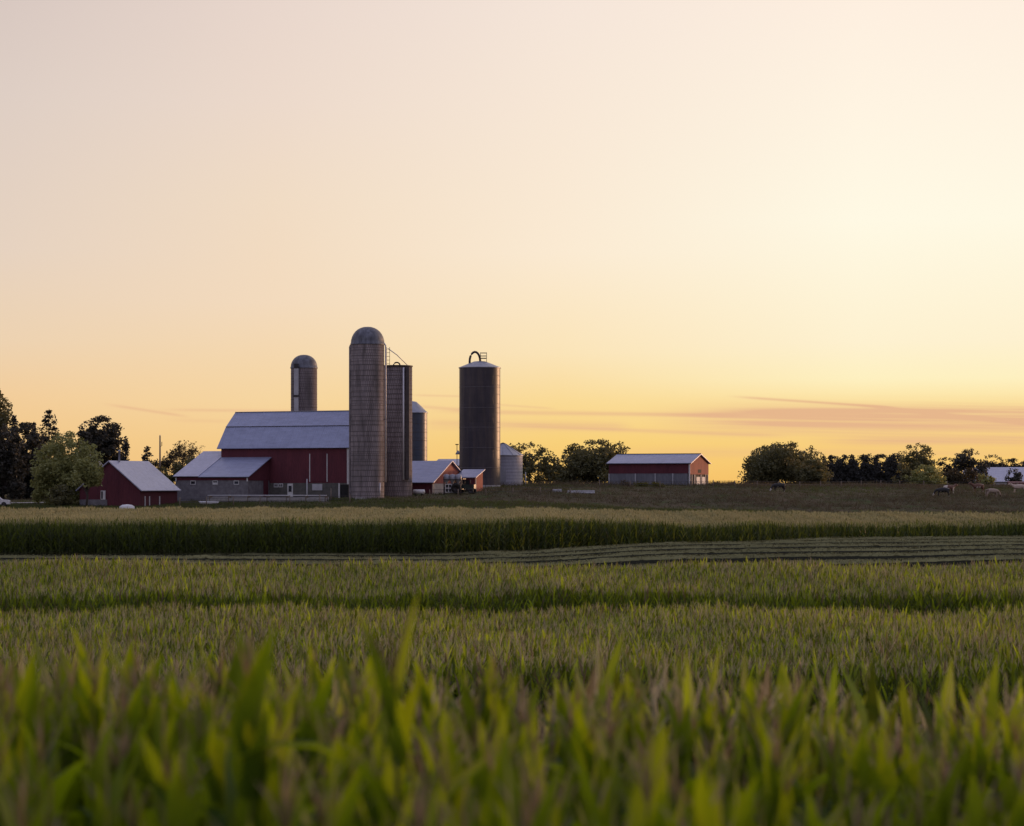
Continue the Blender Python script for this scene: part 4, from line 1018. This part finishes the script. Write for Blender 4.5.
cow(1019, 392, math.pi-.1, 'cow_tan', 'stand', 'tan cow at the right picture edge')

# ------------------------------------------------------------------ sky and light
SAZ, SEL = math.radians(50), math.radians(3.0)
w = bpy.data.worlds.new('World'); bpy.context.scene.world = w; w.use_nodes = True
n = w.node_tree; n.nodes.clear()
out = nd(n, 'ShaderNodeOutputWorld')
tc = nd(n, 'ShaderNodeTexCoord').outputs['Generated']
sx = nd(n, 'ShaderNodeSeparateXYZ'); n.links.new(tc, sx.inputs[0])
X_, Y_, Z_ = sx.outputs
hor = mth(n, 'SQRT', mth(n, 'ADD', mth(n, 'MULTIPLY', X_, X_), mth(n, 'MULTIPLY', Y_, Y_)))
tan_el = mth(n, 'DIVIDE', Z_, mth(n, 'MAXIMUM', hor, .001))
az = mth(n, 'ARCTAN2', X_, Y_)
pcoord = mth(n, 'DIVIDE', tan_el, .2007)
def ramp(stops):
    r = nd(n, 'ShaderNodeValToRGB'); n.links.new(pcoord, r.inputs[0]); cr = r.color_ramp; cr.interpolation = 'CARDINAL' if False else 'LINEAR'
    while len(cr.elements) < len(stops): cr.elements.new(.5)
    for e, (y, c) in zip(cr.elements, sorted(((485-y)/485, c) for y, c in stops)):
        e.position = y; e.color = (*lin(c), 1)
    return r.outputs[0]
R0 = ramp([(485, (238,190,125)), (440, (242,200,138)), (398, (242,205,155)), (343, (237,210,177)), (254, (230,210,192)), (103, (222,206,196)), (0, (215,199,192))])
R1 = ramp([(485, (243,196,122)), (440, (245,205,140)), (400, (246,213,160)), (303, (243,218,189)), (200, (240,219,196)), (103, (236,217,203)), (0, (232,214,204))])
R2 = ramp([(485, (246,193,103)), (442, (248,208,122)), (400, (250,218,150)), (353, (251,228,184)), (253, (251,234,210)), (43, (246,230,216)), (0, (245,229,217))])
R3 = ramp([(485, (247,194,106)), (442, (250,210,125)), (405, (253,226,158)), (380, (254,240,192)), (343, (254,241,208)), (223, (255,249,228)), (112, (255,244,226)), (0, (254,239,224))])
def smooth(v, a, b):
    x = nd(n, 'ShaderNodeMapRange'); x.interpolation_type = 'SMOOTHSTEP'; n.links.new(v, x.inputs[0])
    x.inputs[1].default_value = a; x.inputs[2].default_value = b; return x.outputs[0]
def pxaz(px): return math.atan((px-512)/F)
def lramp(a, b): return remap(n, az, pxaz(a), pxaz(b))
low = mixc(n, lramp(0, 270), R0, R1); low = mixc(n, lramp(270, 560), low, R2); low = mixc(n, lramp(560, 860), low, R3)
# cloud streaks
cv = nd(n, 'ShaderNodeCombineXYZ'); n.links.new(mth(n, 'MULTIPLY', az, 7.), cv.inputs[0])
n.links.new(mth(n, 'ADD', mth(n, 'MULTIPLY', tan_el, 420.), mth(n, 'MULTIPLY', az, 10.)), cv.inputs[1])
cn = noise(n, cv.outputs[0], 1., 5, .55)
def pxaz(px): return math.atan((px-512)/F)
def band(y, hw, lo, hi, slope=0., fade=2.):
    """soft mask round row y (px at picture centre), slope px per px"""
    c = mth(n, 'ADD', (485-y)/F, mth(n, 'MULTIPLY', az, slope))
    dlt = mth(n, 'DIVIDE', mth(n, 'SUBTRACT', tan_el, c), hw/F)
    g = mth(n, 'EXPONENT', mth(n, 'MULTIPLY', mth(n, 'MULTIPLY', dlt, dlt), -1.))
    return mth(n, 'MULTIPLY', g, mth(n, 'MULTIPLY', smooth(az, pxaz(lo), pxaz(lo+80*fade)), mth(n, 'SUBTRACT', 1., smooth(az, pxaz(hi-60*fade), pxaz(hi))))) 
def streak(x1, y1, x2, y2, hw, k, fade=.6, brk=False):
    sl_ = -(y2-y1)/(x2-x1); b_ = band(y1+(x1-512)*sl_, hw, x1, x2, sl_, fade)
    if brk: b_ = mth(n, 'MULTIPLY', b_, remap(n, cn, .34, .56, .5, 1.1))
    return mth(n, 'MULTIPLY', b_, k)
cl = streak(620, 420, 3000, 424, 13, 1., 2.2, True)
for a_ in ((722, 396.2, 905, 409.5, 1.3, .6, .5), (850, 405.5, 1100, 434, 2.0, .5, .9), (420, 411, 760, 416, 2.4, .5, .9, True), (480, 424, 800, 437, 2.2, .4, .8, True),
           (790, 441, 3000, 445, 4.5, .6, 1.2, True), (690, 412, 3000, 408, 3.0, .5, 1.5, True), (480, 403.5, 560, 409, 1.2, .3, .3), (97, 403.5, 195, 418, 1.5, .5, .4), (150, 410.3, 345, 412, 1.6, .4, .6),
           (160, 420.5, 240, 422, 2, .22, .4), (405, 395, 470, 396.5, 1.1, .35, .25), (405, 405.5, 480, 411, 1.8, .4, .3), (405, 424, 640, 426, 5, .35, .5, True), (560, 452, 3000, 456, 5, .3, 2., True)):
    cl = mth(n, 'ADD', cl, streak(*a_))
cl = mth(n, 'MINIMUM', cl, .9)
low = mixc(n, cl, low, lin((228,178,140)))
# above the picture: pale, then the blue of dusk from the sky texture
bg1 = nd(n, 'ShaderNodeBackground'); n.links.new(low, bg1.inputs[0]); bg1.inputs[1].default_value = 1.0
sky = nd(n, 'ShaderNodeTexSky'); sky.sky_type = 'NISHITA'; sky.sun_disc = False
sky.sun_elevation = SEL; sky.sun_rotation = SAZ; sky.air_density = 1.0; sky.dust_density = 1.5
bg2 = nd(n, 'ShaderNodeBackground'); n.links.new(mixc(n, 1., sky.outputs[0], (1.45,1.1,1.15), 'MULTIPLY'), bg2.inputs[0]); bg2.inputs[1].default_value = .15
fe = smooth(tan_el, .25, 1.8)
ca = mth(n, 'COSINE', mth(n, 'SUBTRACT', az, math.radians(20)))
fa = mth(n, 'SUBTRACT', 1., smooth(ca, -.1, .85))
f_ = mth(n, 'MAXIMUM', fe, fa)
bg3 = nd(n, 'ShaderNodeBackground'); bg3.inputs[0].default_value = (.36, .37, .56, 1)
n.links.new(mth(n, 'ADD', .55, mth(n, 'MULTIPLY', smooth(tan_el, .1, 1.6), .75)), bg3.inputs[1])
ad = nd(n, 'ShaderNodeAddShader'); n.links.new(bg2.outputs[0], ad.inputs[0]); n.links.new(bg3.outputs[0], ad.inputs[1])
ms = nd(n, 'ShaderNodeMixShader'); n.links.new(f_, ms.inputs[0]); n.links.new(bg1.outputs[0], ms.inputs[1]); n.links.new(ad.outputs[0], ms.inputs[2])
n.links.new(ms.outputs[0], out.inputs[0])

sl = bpy.data.lights.new('sun', 'SUN'); sl.energy = 2.2; sl.angle = math.radians(6); sl.color = (1., .56, .30)
so = bpy.data.objects.new('sun', sl); C.objects.link(so)
dv = Vector((math.sin(SAZ)*math.cos(SEL), math.cos(SAZ)*math.cos(SEL), math.sin(SEL)))
so.rotation_euler = dv.to_track_quat('Z', 'Y').to_euler(); so.location = (60, 40, 40)

cam = bpy.data.cameras.new('camera'); co = bpy.data.objects.new('camera', cam); C.objects.link(co)
cam.lens = 85; cam.sensor_width = 36; cam.clip_end = 20000; cam.clip_start = .3
cam.shift_y = (HY-413)/1024
co.location = (0, 0, CZ); co.rotation_euler = (math.pi/2, 0, 0)
cam.dof.use_dof = True; cam.dof.focus_distance = 330; cam.dof.aperture_fstop = 2.1
sc = bpy.context.scene; sc.camera = co
sc.view_settings.view_transform = 'Standard'; sc.view_settings.look = 'None'; sc.view_settings.exposure = 0; sc.view_settings.gamma = 1
sc.render.engine = 'CYCLES'; sc.cycles.max_bounces = 6; sc.cycles.transparent_max_bounces = 4
sc.cycles.use_denoising = True
